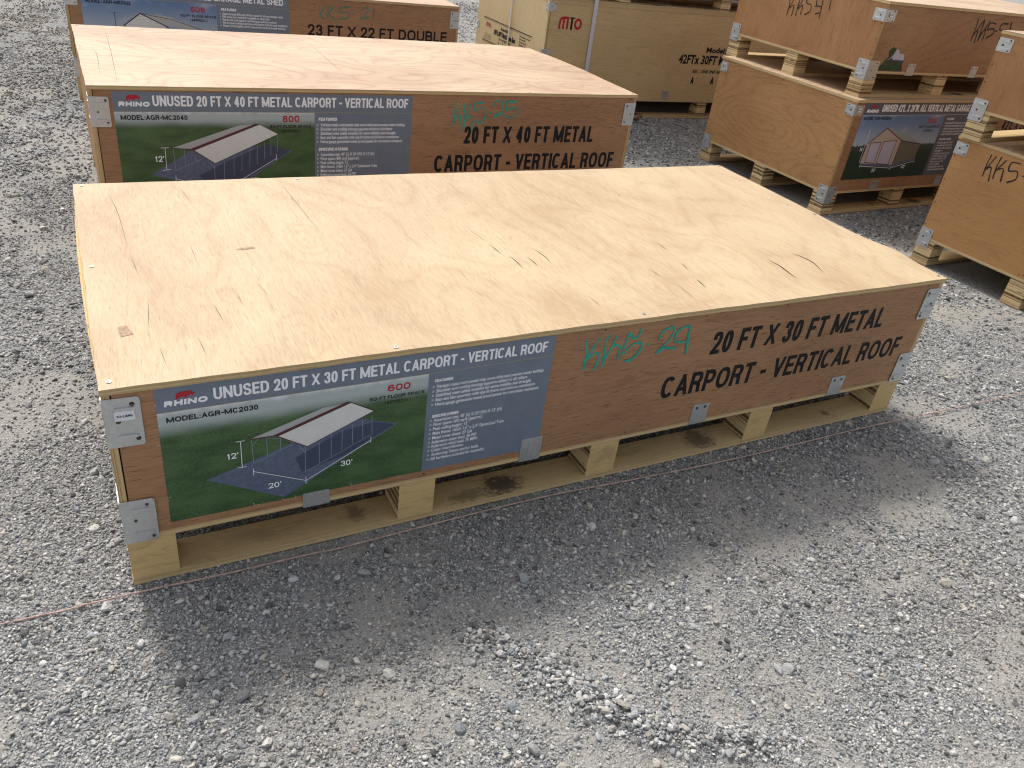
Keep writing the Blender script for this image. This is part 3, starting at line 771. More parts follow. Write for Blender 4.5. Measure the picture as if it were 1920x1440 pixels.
# ------------------------------------------------------------------ ground heights
def vnoise(x, y, seed):
    rs = np.random.RandomState(seed)
    tab = rs.rand(256, 256)
    xi, yi = np.floor(x).astype(int), np.floor(y).astype(int)
    fx, fy = x - xi, y - yi
    fx, fy = fx * fx * (3 - 2 * fx), fy * fy * (3 - 2 * fy)
    g = lambda a, b: tab[a % 256, b % 256]
    return (g(xi, yi) * (1 - fx) + g(xi + 1, yi) * fx) * (1 - fy) + (g(xi, yi + 1) * (1 - fx) + g(xi + 1, yi + 1) * fx) * fy
def fbm(x, y, scale, seed, oct=4):
    s, a, t = 0.0, 1.0, 0.0
    for k in range(oct):
        s = s + a * vnoise(x * scale * 2 ** k + 11.3 * k, y * scale * 2 ** k + 5.7 * k, seed + k)
        t += a
        a *= 0.5
    return s / t
def seg_dist(x, y, line):
    best = np.full(np.shape(x), 1e9)
    for (a, b), (c, d) in zip(line[:-1], line[1:]):
        L2 = (c - a) ** 2 + (d - b) ** 2
        t = np.clip(((x - a) * (c - a) + (y - b) * (d - b)) / L2, 0, 1)
        best = np.minimum(best, np.hypot(x - a - t * (c - a), y - b - t * (d - b)))
    return best
FOOT = [(0, .006, 0, 2.595, 1.208), (.088, 2.006, .004, 2.57, 1.21), (.075, 4.468, -.03, 2.595, 1.21), (4.0972, 1.8351, .0368, 2.6, 1.18), (4.1797, -.0525, .0524, 2.6, 1.21), (3.255, 4.099, -.017, 3.2, 1.27)]
def foot_dist(x, y):
    best = np.full(np.shape(x), 1e9)
    for fx, fy, yaw, l, w in FOOT:
        c, s = math.cos(yaw), math.sin(yaw)
        a = (x - fx) * c + (y - fy) * s
        b = -(x - fx) * s + (y - fy) * c
        dx = np.maximum(np.maximum(-a, a - l), 0); dy = np.maximum(np.maximum(-b, b - w), 0)
        best = np.minimum(best, np.hypot(dx, dy))
    return best
RUT = [(-.05, -.05), (-.02, -.13), (.0, -.21), (.03, -.28), (.09, -.33)]
def ground_h(x, y):
    h = (fbm(x, y, 1.6, 3) - 0.5) * 0.05 + (fbm(x, y, 7.0, 9) - 0.5) * 0.022 + (fbm(x, y, 26.0, 15, 3) - 0.5) * 0.008
    rg = seg_dist(x, y, RIDGE)
    h = h + 0.012 * np.exp(-(rg / 0.035) ** 2) - 0.006 * np.exp(-((rg - 0.09) / 0.05) ** 2)
    h = h - 0.008 * np.exp(-(seg_dist(x, y, RUT) / 0.03) ** 2)
    k = np.clip((foot_dist(x, y) - 0.01) / 0.30, 0, 1)
    k = k * k * (3 - 2 * k)
    return -0.004 + (h + 0.001) * k

def bare(x, y):                                 # 1 on dusty packed patches, 0 on loose stone
    a = fbm(x, y, 2.3, 41, 4)
    b = fbm(x, y, 7.5, 55, 3)
    v = np.clip((a * .65 + b * .35 - .485) / .10, 0, 1)
    rg = seg_dist(x, y, RIDGE)
    v = np.maximum(v, np.exp(-((rg - .10) / .045) ** 2) * .9 * (x - y * .3 < 1.2))
    return v * (rg > .045)

def spaced(lo, hi, step, far):
    mid = list(np.arange(lo, hi, step))
    a, st = [], step
    q = lo
    while q > -far:
        st *= 1.18; q -= st; a.append(q)
    b, st, q = [], step, mid[-1]
    while q < far:
        st *= 1.18; q += st; b.append(q)
    return np.array(a[::-1] + mid + b)
gx, gy = spaced(-0.7, 4.6, 0.022, 120.0), spaced(-1.6, 3.6, 0.022, 120.0)
GX, GY = np.meshgrid(gx, gy)
GZ = ground_h(GX, GY) * np.clip(1.6 - np.hypot(GX - 2, GY - 2) / 30, 0, 1)
def fast_mesh(name, verts, faces, n):
    me = bpy.data.meshes.new(name)
    me.vertices.add(len(verts)); me.vertices.foreach_set('co', np.asarray(verts, np.float32).ravel())
    faces = np.asarray(faces, np.int32)
    me.loops.add(faces.size); me.loops.foreach_set('vertex_index', faces.ravel())
    me.polygons.add(len(faces)); me.polygons.foreach_set('loop_start', np.arange(0, faces.size, n, dtype=np.int32))
    me.update(calc_edges=True)
    return me
nxg, nyg = len(gx), len(gy)
ii = (np.arange(nyg - 1)[:, None] * nxg + np.arange(nxg - 1)[None, :]).ravel()
me = fast_mesh('ground', np.stack([GX, GY, GZ], -1).reshape(-1, 3), np.stack([ii, ii + 1, ii + nxg + 1, ii + nxg], 1), 4)
me.polygons.foreach_set('use_smooth', np.ones(len(me.polygons), bool))
ba = me.attributes.new('bare', 'FLOAT', 'POINT')
ba.data.foreach_set('value', bare(GX.ravel(), GY.ravel()).astype(np.float32))
gm = Mat('dusty_grit', 0.9, 0, 0.15)
gp = gm.obj()
warp_ = gm.vec('ADD', gp, gm.vec('MULTIPLY', gm.vec('SUBTRACT', gm.noise(gp, 30.0, 2.0, out=1), (0.5, 0.5, 0.5)), (0.012, 0.012, 0.012)))
flat = gm.vec('MULTIPLY', warp_, (1.0, 1.0, 0.0))
d1 = gm.voro(flat, 95.0, 0); c1 = gm.voro(flat, 95.0, 1)
d2 = gm.voro(flat, 240.0, 0); c2 = gm.voro(flat, 240.0, 1)
g1 = gm.n('ShaderNodeSeparateColor', 0, None, Color=c1); g2 = gm.n('ShaderNodeSeparateColor', 0, None, Color=c2)
dirt_n = gm.noise(gp, 2.6, 5.0, 0.6)
dirt = gm.n('ShaderNodeAttribute', 2, dict(attribute_name='bare'))
dirt = gm.math('ADD', gm.math('MULTIPLY', dirt, 0.8), gm.math('MULTIPLY', gm.sstep(dirt_n, 0.46, 0.66), 0.3), 0.0, True)
base = gm.mix(gm.noise(gp, 14.0, 4.0, 0.6), (0.255, 0.238, 0.212), (0.350, 0.327, 0.288))
base = gm.mix(dirt, gm.mix(gm.noise(gp, 60.0, 3.0, 0.6), (0.17, 0.17, 0.168), (0.30, 0.295, 0.285)), base)
grey1 = gm.ramp(g1, [(0.0, (0.15, 0.155, 0.16)), (0.45, (0.33, 0.33, 0.33)), (0.8, (0.46, 0.455, 0.44)), (1.0, (0.62, 0.61, 0.59))])
grey2 = gm.ramp(g2, [(0.0, (0.18, 0.18, 0.18)), (0.6, (0.37, 0.365, 0.355)), (1.0, (0.56, 0.55, 0.53))])
m1 = gm.math('MULTIPLY', gm.math('SUBTRACT', 1.0, gm.sstep(d1, 0.30, 0.52)), gm.math('SUBTRACT', 1.0, gm.math('MULTIPLY', dirt, 0.85)))
m2 = gm.math('MULTIPLY', gm.math('SUBTRACT', 1.0, gm.sstep(d2, 0.32, 0.55)), gm.math('SUBTRACT', 1.0, gm.math('MULTIPLY', dirt, 0.55)))
gc = gm.mix(m2, base, grey2)
gc = gm.mix(m1, gc, grey1)
gm.color(gc)
hgt = gm.math('ADD', gm.math('MULTIPLY', m1, 1.6), gm.math('ADD', gm.math('MULTIPLY', m2, 0.8), gm.math('MULTIPLY', gm.noise(gp, 420.0, 2.0), 0.35)))
gm.bump(hgt, 0.9, 0.0035)
me.materials.append(gm.m)
ground = bpy.data.objects.new('ground', me)
COL.objects.link(ground)
ground['kind'] = 'structure'

# ------------------------------------------------------------------ gravel: loose stones, one heap of stuff
rs = np.random.RandomState(7)
def stone_shapes(sub, count, seed):
    import bmesh
    out = []
    r2 = np.random.RandomState(seed)
    for k in range(count):
        bm = bmesh.new()
        bmesh.ops.create_icosphere(bm, subdivisions=sub, radius=1.0)
        V = np.array([v.co[:] for v in bm.verts])
        F = np.array([[v.index for v in f.verts] for f in bm.faces])
        bm.free()
        planes = r2.normal(size=(7, 3)); planes /= np.linalg.norm(planes, axis=1)[:, None]
        for p in planes:                       # broken faces
            h = r2.uniform(0.55, 0.85)
            d = V @ p
            V = V - np.outer(np.maximum(d - h, 0) * 0.9, p)
        V *= 1 + r2.uniform(-.09, .09, (len(V), 1))
        V *= np.array([r2.uniform(.85, 1.3), r2.uniform(.68, 1.0), r2.uniform(.5, .85)])
        out.append((V, F))
    return out
SH = {1: stone_shapes(1, 14, 1), 2: stone_shapes(2, 12, 2), 3: stone_shapes(3, 8, 3)}
HID = [(0.0, .45, 2.595, 1.2)]
def in_view(x, y, margin):
    q = np.stack([x - CAM_P[0], y - CAM_P[1], np.full_like(x, -CAM_P[2])], -1)
    a, b, c = q @ AX, q @ AY, q @ AF
    k = CAM_F / 960.0
    return (c > 0.2) & (np.abs(a / c * k) < 1 + margin) & (np.abs(b / c * k) < 0.75 + margin)
def scatter(n_per_m2, box, dmin, dmax, margin=0.16):
    x0, y0, x1, y1 = box
    n = int((x1 - x0) * (y1 - y0) * n_per_m2)
    x = rs.uniform(x0, x1, n); y = rs.uniform(y0, y1, n)
    d = np.sqrt((x - CAM_P[0]) ** 2 + (y - CAM_P[1]) ** 2 + CAM_P[2] ** 2)
    ok = (d >= dmin) & (d < dmax) & in_view(x, y, rs.uniform(.22, .75, n))
    ok &= ~((x > .02) & (x < 2.57) & (y > .55) & (y < 1.2))
    fd = foot_dist(x, y)
    ok &= (fd > 0) | ((x < 2.6) & (y < .55))
    return x[ok], y[ok], d[ok], fd[ok]
ALLV, ALLF, ALLC = [], [], []
vbase = 0
def add_stones(x, y, size, sub, sink=0.35, under=None):
    global vbase
    n = len(x)
    if n == 0:
        return
    z = ground_h(x, y)
    ang = rs.uniform(0, 2 * np.pi, n); tx = rs.normal(0, .28, n); ty = rs.normal(0, .28, n)
    shp = rs.randint(0, len(SH[sub]), n)
    u = rs.rand(n)
    g = np.clip(rs.normal(0.325, 0.095, n), .11, .58) * (0.80 + 0.30 * fbm(x, y, 1.3, 77, 3))
    col = np.stack([g * .995, g, g * 1.0], -1)
    lt = u < .16; col[lt] = (rs.uniform(.44, .60, lt.sum())[:, None]) * np.array([1, .985, .95])
    bl = (u > .16) & (u < .28); col[bl] = (rs.uniform(.20, .40, bl.sum())[:, None]) * np.array([.93, .985, 1.03])
    be = (u > .28) & (u < .42); col[be] = (rs.uniform(.30, .50, be.sum())[:, None]) * np.array([1.05, .98, .87])
    dk = (u > .42) & (u < .50); col[dk] = (rs.uniform(.09, .17, dk.sum())[:, None]) * np.array([1, 1, 1.02])
    tint = np.clip((fbm(x, y, .9, 91, 3) - .46) / .2, 0, 1) * (np.clip(.35 - x, 0, 1) ** .5 + .45)
    col *= 1 - tint[:, None] * np.array([.10, .17, .26])
    for k, (V, F) in enumerate(SH[sub]):
        s = np.nonzero(shp == k)[0]
        if len(s) == 0:
            continue
        c, sn = np.cos(ang[s])[:, None], np.sin(ang[s])[:, None]
        P = V[None] * size[s][:, None, None]
        X = P[..., 0] * c - P[..., 1] * sn
        Y = P[..., 0] * sn + P[..., 1] * c
        Z = P[..., 2] + X * np.sin(tx[s])[:, None] + Y * np.sin(ty[s])[:, None]
        Q = np.stack([X + x[s][:, None], Y + y[s][:, None], Z + (z[s] + size[s] * sink)[:, None]], -1)
        ALLV.append(Q.reshape(-1, 3).astype(np.float32))
        ALLF.append((F[None] + (vbase + np.arange(len(s)) * len(V))[:, None, None]).reshape(-1, 3).astype(np.int32))
        ALLC.append(np.repeat(col[s], len(V), 0).astype(np.float32))
        vbase += len(s) * len(V)
NEAR = (-1.4, -2.1, 4.4, 1.6)
def layer(dens, box, dmin, dmax, s0, s1, sub, keep_bare, power=1.0, sink=.35):
    x, y, d, fd = scatter(dens, box, dmin, dmax)
    k = rs.rand(len(x)) < (1 - (1 - keep_bare) * bare(x, y))
    x, y, fd = x[k], y[k], fd[k]
    size = (s0 + (s1 - s0) * rs.rand(len(x)) ** power) * .5
    k = size < np.maximum(fd * .8, .006) + ((x < 2.6) & (y > 0) & (y < .6)) * .004
    add_stones(x[k], y[k], size[k], sub, sink)
layer(30000, NEAR, 0, 2.6, .003, .0072, 1, .45)
layer(7600, NEAR, 0, 2.9, .0055, .0115, 1, .25, 1.4)
layer(1050, NEAR, 0, 3.2, .0105, .0185, 2, .20, 1.9)
layer(45, NEAR, 0, 3.2, .018, .034, 3, .30, 1.8, .25)
MID = (-3.4, -2.0, 6.6, 6.0)
layer(6500, MID, 2.6, 4.6, .006, .011, 1, .35)
layer(1700, MID, 2.9, 5.5, .010, .017, 1, .25, 1.4)
layer(90, MID, 3.2, 7.0, .018, .036, 2, .3, 1.6, .25)
FARB = (-6.0, 3.0, 12.0, 14.0)
layer(800, FARB, 4.6, 16.0, .012, .026, 1, .5)
layer(1500, (-4.5, 0.0, 6.0, 8.0), 4.6, 9.0, .010, .022, 1, .5)
# the raked-up row of bigger stones
t = rs.rand(560); seg = (t * (len(RIDGE) - 1)).astype(int); fr_ = t * (len(RIDGE) - 1) - seg
RA = np.array(RIDGE)
pt = RA[seg] + (RA[seg + 1] - RA[seg]) * fr_[:, None] + rs.normal(0, .027, (560, 2))
sz = (.006 + .012 * rs.rand(560) ** 1.5) * .5
add_stones(pt[:, 0], pt[:, 1], sz, 2, .5)
add_stones(np.array([.912, .50, .13, 1.45]), np.array([-.71, -.95, -.62, -.62]), np.array([.0150, .013, .014, .012]), 3, .45)
AV, AFc, AC = np.concatenate(ALLV), np.concatenate(ALLF), np.concatenate(ALLC)
me = fast_mesh('gravel', AV, AFc, 3)
ca = me.color_attributes.new('stone', 'FLOAT_COLOR', 'POINT')
ca.data.foreach_set('color', np.concatenate([AC, np.ones((len(AC), 1), np.float32)], 1).ravel())
sm = Mat('stone', 0.85, 0, 0.2)
at_ = sm.n('ShaderNodeAttribute', 0, dict(attribute_name='stone'))
nz = sm.noise(sm.obj(), 260.0, 3.0, 0.6)
sm.color(sm.mix(1.0, at_, sm.mix(sm.sstep(nz, .25, .75), (.78, .77, .75), (1.12, 1.11, 1.1)), 'MULTIPLY'))
sm.bump(nz, 0.5, 0.0015)
me.materials.append(sm.m)
me.polygons.foreach_set('use_smooth', np.zeros(len(me.polygons), bool))
gravel = bpy.data.objects.new('gravel', me)
COL.objects.link(gravel)
tag(gravel, 'loose grey gravel of mixed stone sizes over dusty ground', 'gravel', kind='stuff')

# ------------------------------------------------------------------ posters
def quad(mb, fr, u0, v0, u1, v1, d, m):
    mb.face([fr(u0, v0, d), fr(u1, v0, d), fr(u1, v1, d), fr(u0, v1, d)], m)
def poly(mb, fr, pts, d, m):
    mb.face([fr(u, v, d) for u, v in pts], m)
def logo(mb, fr, x0, x1, z0, z1, rx0, rx1, rz0, rz1, d, dim=False):
    letters(mb, 'RHINO', x0, x1, z0, z1, fr, d, M['print_white'], 0.34, 0.12, 0.10)
    L = np.array(LOGO[0]); lo, hi = L.min(0), L.max(0)
    Q = (L - lo) / (hi - lo)
    poly(mb, fr, [(rx0 + q[0] * (rx1 - rx0), rz0 + q[1] * (rz1 - rz0)) for q in Q][::-1], d + .0003, M['print_red'])
def bullets(mb, fr, x_arrow, x_text, zs, lines, cap, d, w1=None, bold=.016):
    xs = None
    for z, s in zip(zs, lines):
        small(mb, '>', x_arrow, z, cap * .9, fr, d, M['print_grey'], bold)
        small(mb, s, x_text, z, cap, fr, d, M['print_white'], bold, None, w1 or .8)
def text_scale(s, width, cap, bold=.016):
    v, f = text_geo(s, bold)
    return width / (max(p[0] for p in v) - min(p[0] for p in v)) / (cap / .69)
FEAT = ['Vertical metal roof panels help snow slide and prevent water buildup', 'Shoulder and roofing bracing supports added on all rafters', 'Stabilized steel cables installed for extra stability and strength',
        'Easy and fast assembly with slip-fit frame and bolt-on connection', 'Heavy-gauge galvanized metal proof panels for corrosion resistance']
def spec(n, a):
    return ["Assembled size: %d' (L) X 20' (W) X 12' (H)" % n, 'Floor space: %d sq-ft (approx.)' % a, "Peak ceiling height: 12'", 'Main frame: 16GA 1.6" x 2.4" Galvanized Tube', 'Metal cover sheet: 27 GA',
            'Reference snow load: 30 PSF', 'Reference wind load: 75 MPH', 'Color: Ivory+Brown', 'Anchoring: Sleeve anchor bolts', 'All hardware included for assembly']
SHED = ['Approximately %d sq-ft of floor space for all your storage needs', 'Side entry door included, installable on either side', 'Reinforced roof supports, wall bracings, and floor anchors',
        'Slip-fit square tubing base frame with anchor bolts for easy installation', 'Sloped, vertical gable roof to help prevent snow and water build-up']
def carport_art(mb, fr, C, LN, d, lw):
    poly(mb, fr, C['slab'], d, M['slab'])
    poly(mb, fr, C['shade'], d + .0003, M['slab_dark'])
    for k, p in enumerate(LN['post']):
        mb.ribbon(p, lw, fr, d + .0006 + k * .00002, M['pipe'])
    poly(mb, fr, C['slopeL'], d + .0010, M['roofing2'])
    poly(mb, fr, C['slopeR'], d + .0013, M['roofing'])
    poly(mb, fr, C['ridge'], d + .0016, M['maroon'])
    mb.ribbon(C['eave'], lw * 1.8, fr, d + .0019, M['maroon'])
    mb.ribbon(C['eaveR'], lw * 1.0, fr, d + .0019, M['print_black'])
    mb.ribbon(C['ridgeend'], lw * .8, fr, d + .0019, M['maroon'])
    for k, p in enumerate(LN['dim']):
        mb.ribbon(p, lw * 1.05, fr, d + .0021 + k * .00002, M['print_white'])
FR = front(0.0)
B1, B2, B3, B4 = .0007, .0010, .0013, .0036

def poster_main(root):
    mb = MB()
    quad(mb, FR, .0972, .1700, 1.0555, .5315, B1, M['band'])
    quad(mb, FR, .0972, .1702, .7070, .4695, B2, M['field_a'])
    quad(mb, FR, .0972, .4695, 1.0555, .4710, B2, M['print_gold'])
    logo(mb, FR, .113, .199, .484, .4985, .137, .177, .4995, .518, B3)
    letters(mb, 'UNUSED 20 FT X 30 FT METAL CARPORT - VERTICAL ROOF', .212, 1.034, .4855, .5160, FR, B3, M['print_white'], .178)
    letters(mb, 'MODEL:AGR-MC2030', .114, .303, .4435, .4570, FR, B3, M['print_black'], .225)
    letters(mb, '600', .603, .661, .4365, .4555, FR, B3, M['print_red'], .215)
    letters(mb, 'SQ-FT FLOOR SPACE', .559, .699, .4165, .4260, FR, B3, M['print_black'], .235)
    letters(mb, '(APPROX.)', .597, .664, .4010, .4100, FR, B3, M['print_black'], .225)
    carport_art(mb, FR, CP_MAIN, LN_MAIN, B3, .0014)
    for s, x0, x1, z0, z1 in (("12'", .228, .254, .321, .337), ("20'", .316, .347, .214, .230), ("30'", .490, .520, .240, .256)):
        letters(mb, s, x0, x1, z0, z1, FR, B4, M['print_white'], .17)
    letters(mb, 'FEATURES', .724, .772, .4425, .4510, FR, B3, M['print_white'], .25, .15)
    letters(mb, 'SPECIFICATIONS', .724, .797, .3360, .3450, FR, B3, M['print_white'], .25, .15)
    k = text_scale(FEAT[0], .303, .0098)
    bullets(mb, FR, .7195, .7300, [.425, .412, .399, .386, .372], FEAT, .0098, B3, k)
    bullets(mb, FR, .7195, .7300, [.323, .310, .296, .282, .268, .254, .241, .228, .214, .200], spec(30, 600), .0098, B3, k)
    rr = random.Random(5)
    for q in range(26):                        # rubbed white scuffs along the paper's edge and scratches
        if q < 16:
            u, v = (rr.uniform(.1, 1.0), .1705 + rr.uniform(-.0015, .001)) if q % 3 else (.0975, rr.uniform(.2, .5))
        else:
            u, v = rr.uniform(.72, 1.04), rr.uniform(.19, .5)
        a = rr.uniform(0, 3.1); L = rr.uniform(.004, .014)
        mb.ribbon([(u, v), (u + L * .5 * math.cos(a), v + L * .5 * math.sin(a) + .0006), (u + L * math.cos(a), v + L * math.sin(a))], .0009, FR, B4 + .0006, M['print_grey'], taper=True)
    mb.build('poster', root)

def poster_c2(root):
    mb = MB()
    quad(mb, FR, .0825, .2650, 1.3210, .6425, B1, M['band'])
    quad(mb, FR, .0825, .2652, .8710, .5640, B2, M['field_b'])
    quad(mb, FR, .0825, .5640, 1.3210, .5658, B2, M['print_gold'])
    logo(mb, FR, .102, .214, .585, .604, .131, .184, .606, .631, B3)
    letters(mb, 'UNUSED 20 FT X 40 FT METAL CARPORT - VERTICAL ROOF', .226, 1.300, .5870, .6285, FR, B3, M['print_white'], .178)
    letters(mb, 'MODEL:AGR-MC2040', .104, .351, .5330, .5520, FR, B3, M['print_black'], .225)
    letters(mb, '800', .733, .805, .5240, .5520, FR, B3, M['print_red'], .215)
    letters(mb, 'SQ-FT FLOOR SPACE', .679, .854, .5000, .5130, FR, B3, M['print_black'], .235)
    letters(mb, '(APPROX.)', .726, .811, .4800, .4930, FR, B3, M['print_black'], .225)
    carport_art(mb, FR, CP_C2, LN_C2, B3, .0018)
    letters(mb, "12'", .211, .247, .364, .388, FR, B4, M['print_white'], .17)
    letters(mb, "40'", .584, .621, .266, .287, FR, B4, M['print_white'], .17)
    letters(mb, 'FEATURES', .888, .970, .5300, .5440, FR, B3, M['print_white'], .25, .15)
    letters(mb, 'SPECIFICATIONS', .887, 1.021, .3980, .4120, FR, B3, M['print_white'], .25, .15)
    k = text_scale(FEAT[0], .392, .0135)
    bullets(mb, FR, .8800, .8970, [.5065, .4880, .4695, .4515, .4330], FEAT, .0135, B3, k)
    bullets(mb, FR, .8800, .8970, [.375 - .0185 * i for i in range(6)], spec(40, 800), .0135, B3, k)
    mb.build('poster', root)

def poster_c3(root):
    mb = MB()
    quad(mb, FR, .088, .3000, 1.3490, .6960, B1, M['band'])
    quad(mb, FR, .088, .3002, .8800, .6190, B2, M['sky_b'])
    quad(mb, FR, .088, .6190, 1.3490, .6206, B2, M['print_gold'])
    letters(mb, 'UNUSED 23 FT X 22 FT DOUBLE GARAGE METAL SHED', .226, 1.312, .6385, .6760, FR, B3, M['print_white'], .19)
    logo(mb, FR, .102, .214, .637, .656, .131, .184, .658, .684, B3)
    letters(mb, 'MODEL: AGR-MS2322', .112, .368, .5830, .6020, FR, B3, M['print_black'], .225)
    letters(mb, '506', .719, .809, .5640, .5960, FR, B3, M['print_red'], .205)
    letters(mb, 'SQ-FT FLOOR SPACE', .657, .875, .5330, .5480, FR, B3, M['print_black'], .235)
    letters(mb, '(APPROX.)', .716, .820, .5080, .5240, FR, B3, M['print_black'], .225)
    poly(mb, FR, [(.330, .36), (.560, .34), (.560, .473), (.417, .537), (.330, .473)], B3, M['roofing'])
    for i in range(8):
        mb.ribbon([(.34, .40 + i * .017), (.552, .40 + i * .017)], .0018, FR, B3 + .0003, M['roofing2'])
    poly(mb, FR, [(.417, .537), (.560, .473), (.80, .45), (.59, .527)], B3 + .0005, M['roofing2'])
    mb.ribbon([(.315, .460), (.417, .537), (.579, .462)], .006, FR, B3 + .0008, M['print_black'])
    mb.ribbon([(.417, .537), (.60, .512), (.80, .452)], .003, FR, B3 + .0009, M['print_black'])
    mb.ribbon([(.269, .36), (.269, .532)], .004, FR, B3, M['slab_dark'])
    mb.ribbon([(.252, .532), (.286, .532)], .003, FR, B3 + .0002, M['slab_dark'])
    letters(mb, 'FEATURES', .908, 1.005, .5840, .6000, FR, B3, M['print_white'], .25, .15)
    L5 = [SHED[0] % 506] + SHED[1:]
    k = text_scale(L5[0], .392, .0135)
    bullets(mb, FR, .9000, .9160, [.5600, .5420, .5240, .5060, .4880], L5, .0135, B3, k)
    mb.build('poster', root)

def poster_s1(root):
    mb = MB()
    quad(mb, FR, .085, .2200, 1.2700, .6870, B1, M['band_dark'])
    quad(mb, FR, .085, .2202, .8860, .6130, B2, M['sky_a'])
    quad(mb, FR, .085, .6130, 1.2700, .6145, B2, M['print_grey'])
    logo(mb, FR, .110, .215, .629, .648, .140, .187, .650, .674, B3)
    letters(mb, "UNUSED 42'L. X 26'W. ALL VERTICAL METAL GARAGE", .245, 1.115, .6340, .6770, FR, B3, M['print_white'], .178)
    letters(mb, 'MODEL: AGR-MS2642', .106, .359, .5870, .6050, FR, B3, M['print_black'], .225)
    letters(mb, '1092', .724, .820, .5640, .5950, FR, B3, M['print_red'], .205)
    letters(mb, 'SQ-FT FLOOR SPACE', .659, .873, .5330, .5480, FR, B3, M['print_black'], .235)
    letters(mb, '(APPROX.)', .718, .820, .5080, .5230, FR, B3, M['print_black'], .225)
    poly(mb, FR, S1['base'], B3, M['slab'])
    poly(mb, FR, S1['side'], B3 + .0003, M['side_print'])
    poly(mb, FR, S1['wall'], B3 + .0006, M['wall_print'])
    poly(mb, FR, S1['roof'], B3 + .0006, M['roof_print'])
    for k in ('door1', 'door2'):
        poly(mb, FR, S1[k], B3 + .0009, M['door_print'])
        mb.ribbon(S1[k], .0045, FR, B3 + .0012, M['maroon'], closed=True)
    mb.ribbon([S1['wall'][0], S1['wall'][1], S1['wall'][2], S1['wall'][3]], .006, FR, B3 + .0012, M['maroon'])
    mb.ribbon([S1['side'][0], S1['side'][1]], .0045, FR, B3 + .0012, M['print_black'])
    mb.ribbon(S1['dim'], .0030, FR, B3 + .0012, M['print_white'])
    mb.ribbon(S1['dimv'], .0030, FR, B3 + .0014, M['print_white'])
    for u, v in S1['dim']:
        mb.ribbon([(u, v - .010), (u, v + .010)], .0030, FR, B3 + .0016, M['print_white'])
    letters(mb, "26'", .343, .382, .262, .284, FR, B4, M['print_white'], .17)
    letters(mb, "42'", .628, .667, .276, .298, FR, B4, M['print_white'], .17)
    letters(mb, "14'", .163, .190, .398, .420, FR, B4, M['print_white'], .17)
    letters(mb, 'FEATURES', .916, .992, .5800, .5950, FR, B3, M['print_grey'], .25, .15)
    letters(mb, 'SPECIFICATIONS', .916, 1.043, .4500, .4640, FR, B3, M['print_grey'], .25, .15)
    L5 = [SHED[0] % 1092] + SHED[1:]
    bullets(mb, FR, .9080, .9230, [.5560, .5380, .5200, .5020, .4850], L5, .0125, B3, .56)
    SP = ["Exact floor (approx): 42' x 26'", "Assembled size: 42' x 26' x 14'", 'Floor space: 1092 sq-ft (approx.)', "Peak height: 14'", "(2) Garage door frames: 10' x 10'", '(1) Side entry door: 36" x 80"',
          'Main frame: 16GA 2.4" x 2.4"', 'Metal cover sheet: 27 GA', 'Color: Ivory+Brown', 'Anchoring: Sleeve anchor bolts', 'All hardware included for assembly']
    bullets(mb, FR, .9080, .9230, [.4290 - .0178 * i for i in range(11)], SP, .0125, B3, .7)
    mb.build('poster', root)

def painted(root, rows, t=0.20):
    for s, x0, x1, z0, z1 in rows:
        mb = MB()
        letters(mb, s, x0, x1, z0, z1, FR, .0003, M['black'], t, 0.0, .10)
        mb.build('painted_lettering', root)

# ------------------------------------------------------------------ the crates
GRP = 'plywood shipping crates on the gravel lot'
MAINB = (0.0, .648, 1.244, 1.868, 2.489)
c1, w1 = crate('low crate with green number 29 and black 20 FT X 30 FT lettering', GRP, 0.0, .006, 0.0, 0.0, 2.593, 1.208, .549, MAINB, 'lid_main', 'panel', 'end',
    warp=[(2.6, .22, .10, .085, .009), (2.6, .5, .16, .12, -.003), (1.3, 0.0, .5, .05, .0015), (2.15, .22, .10, .10, .004), (.9, 1.2, .6, .1, .002)],
    cracks=[(c, .0048 if i in (19, 20) else (.0026 if i in (0, 1, 2, 3, 7) else .0009)) for i, c in enumerate(CRACKS)], patches=PATCH, lid_grid=(120, 60), bow=.012)
poster_main(c1)
painted(c1, [('20 FT X 30 FT METAL', 1.606, 2.352, .390, .4665), ('CARPORT - VERTICAL ROOF', 1.456, 2.500, .2585, .335)], .185)
writing(c1, HW_MAIN, FR, .0074, M['green'])
bracket(c1, 2.593, 1.208, 'fl', .4015, .5225, sticker=('YU+LIANG', (.019, .470, .057, .493), True), big_side=False, seed=1)
bracket(c1, 2.593, 1.208, 'fl', .1335, .2545, big_side=False, seed=2)
bracket(c1, 2.593, 1.208, 'fr', .3975, .5135, sticker=('MADE IN CHINA', (.060, .442, .006, .457), False), big_side=False, seed=3)
bracket(c1, 2.593, 1.208, 'fr', .1390, .2590, big_side=False, seed=4)
for a in (.397, 1.000):
    clip(c1, FR, a, a + .066, .1305, .1745 if a < .5 else .2090, False)
for a in (1.602, 2.206):
    clip(c1, FR, a, a + .066, .1365, .2115)
SC = [p[0] for p in SCREW]
SC = [p for i, p in enumerate(SC) if i != 5]
screws(c1, .549, w1, [(max(.012, min(2.58, u)), max(.008, min(1.2, v))) for u, v in SC])

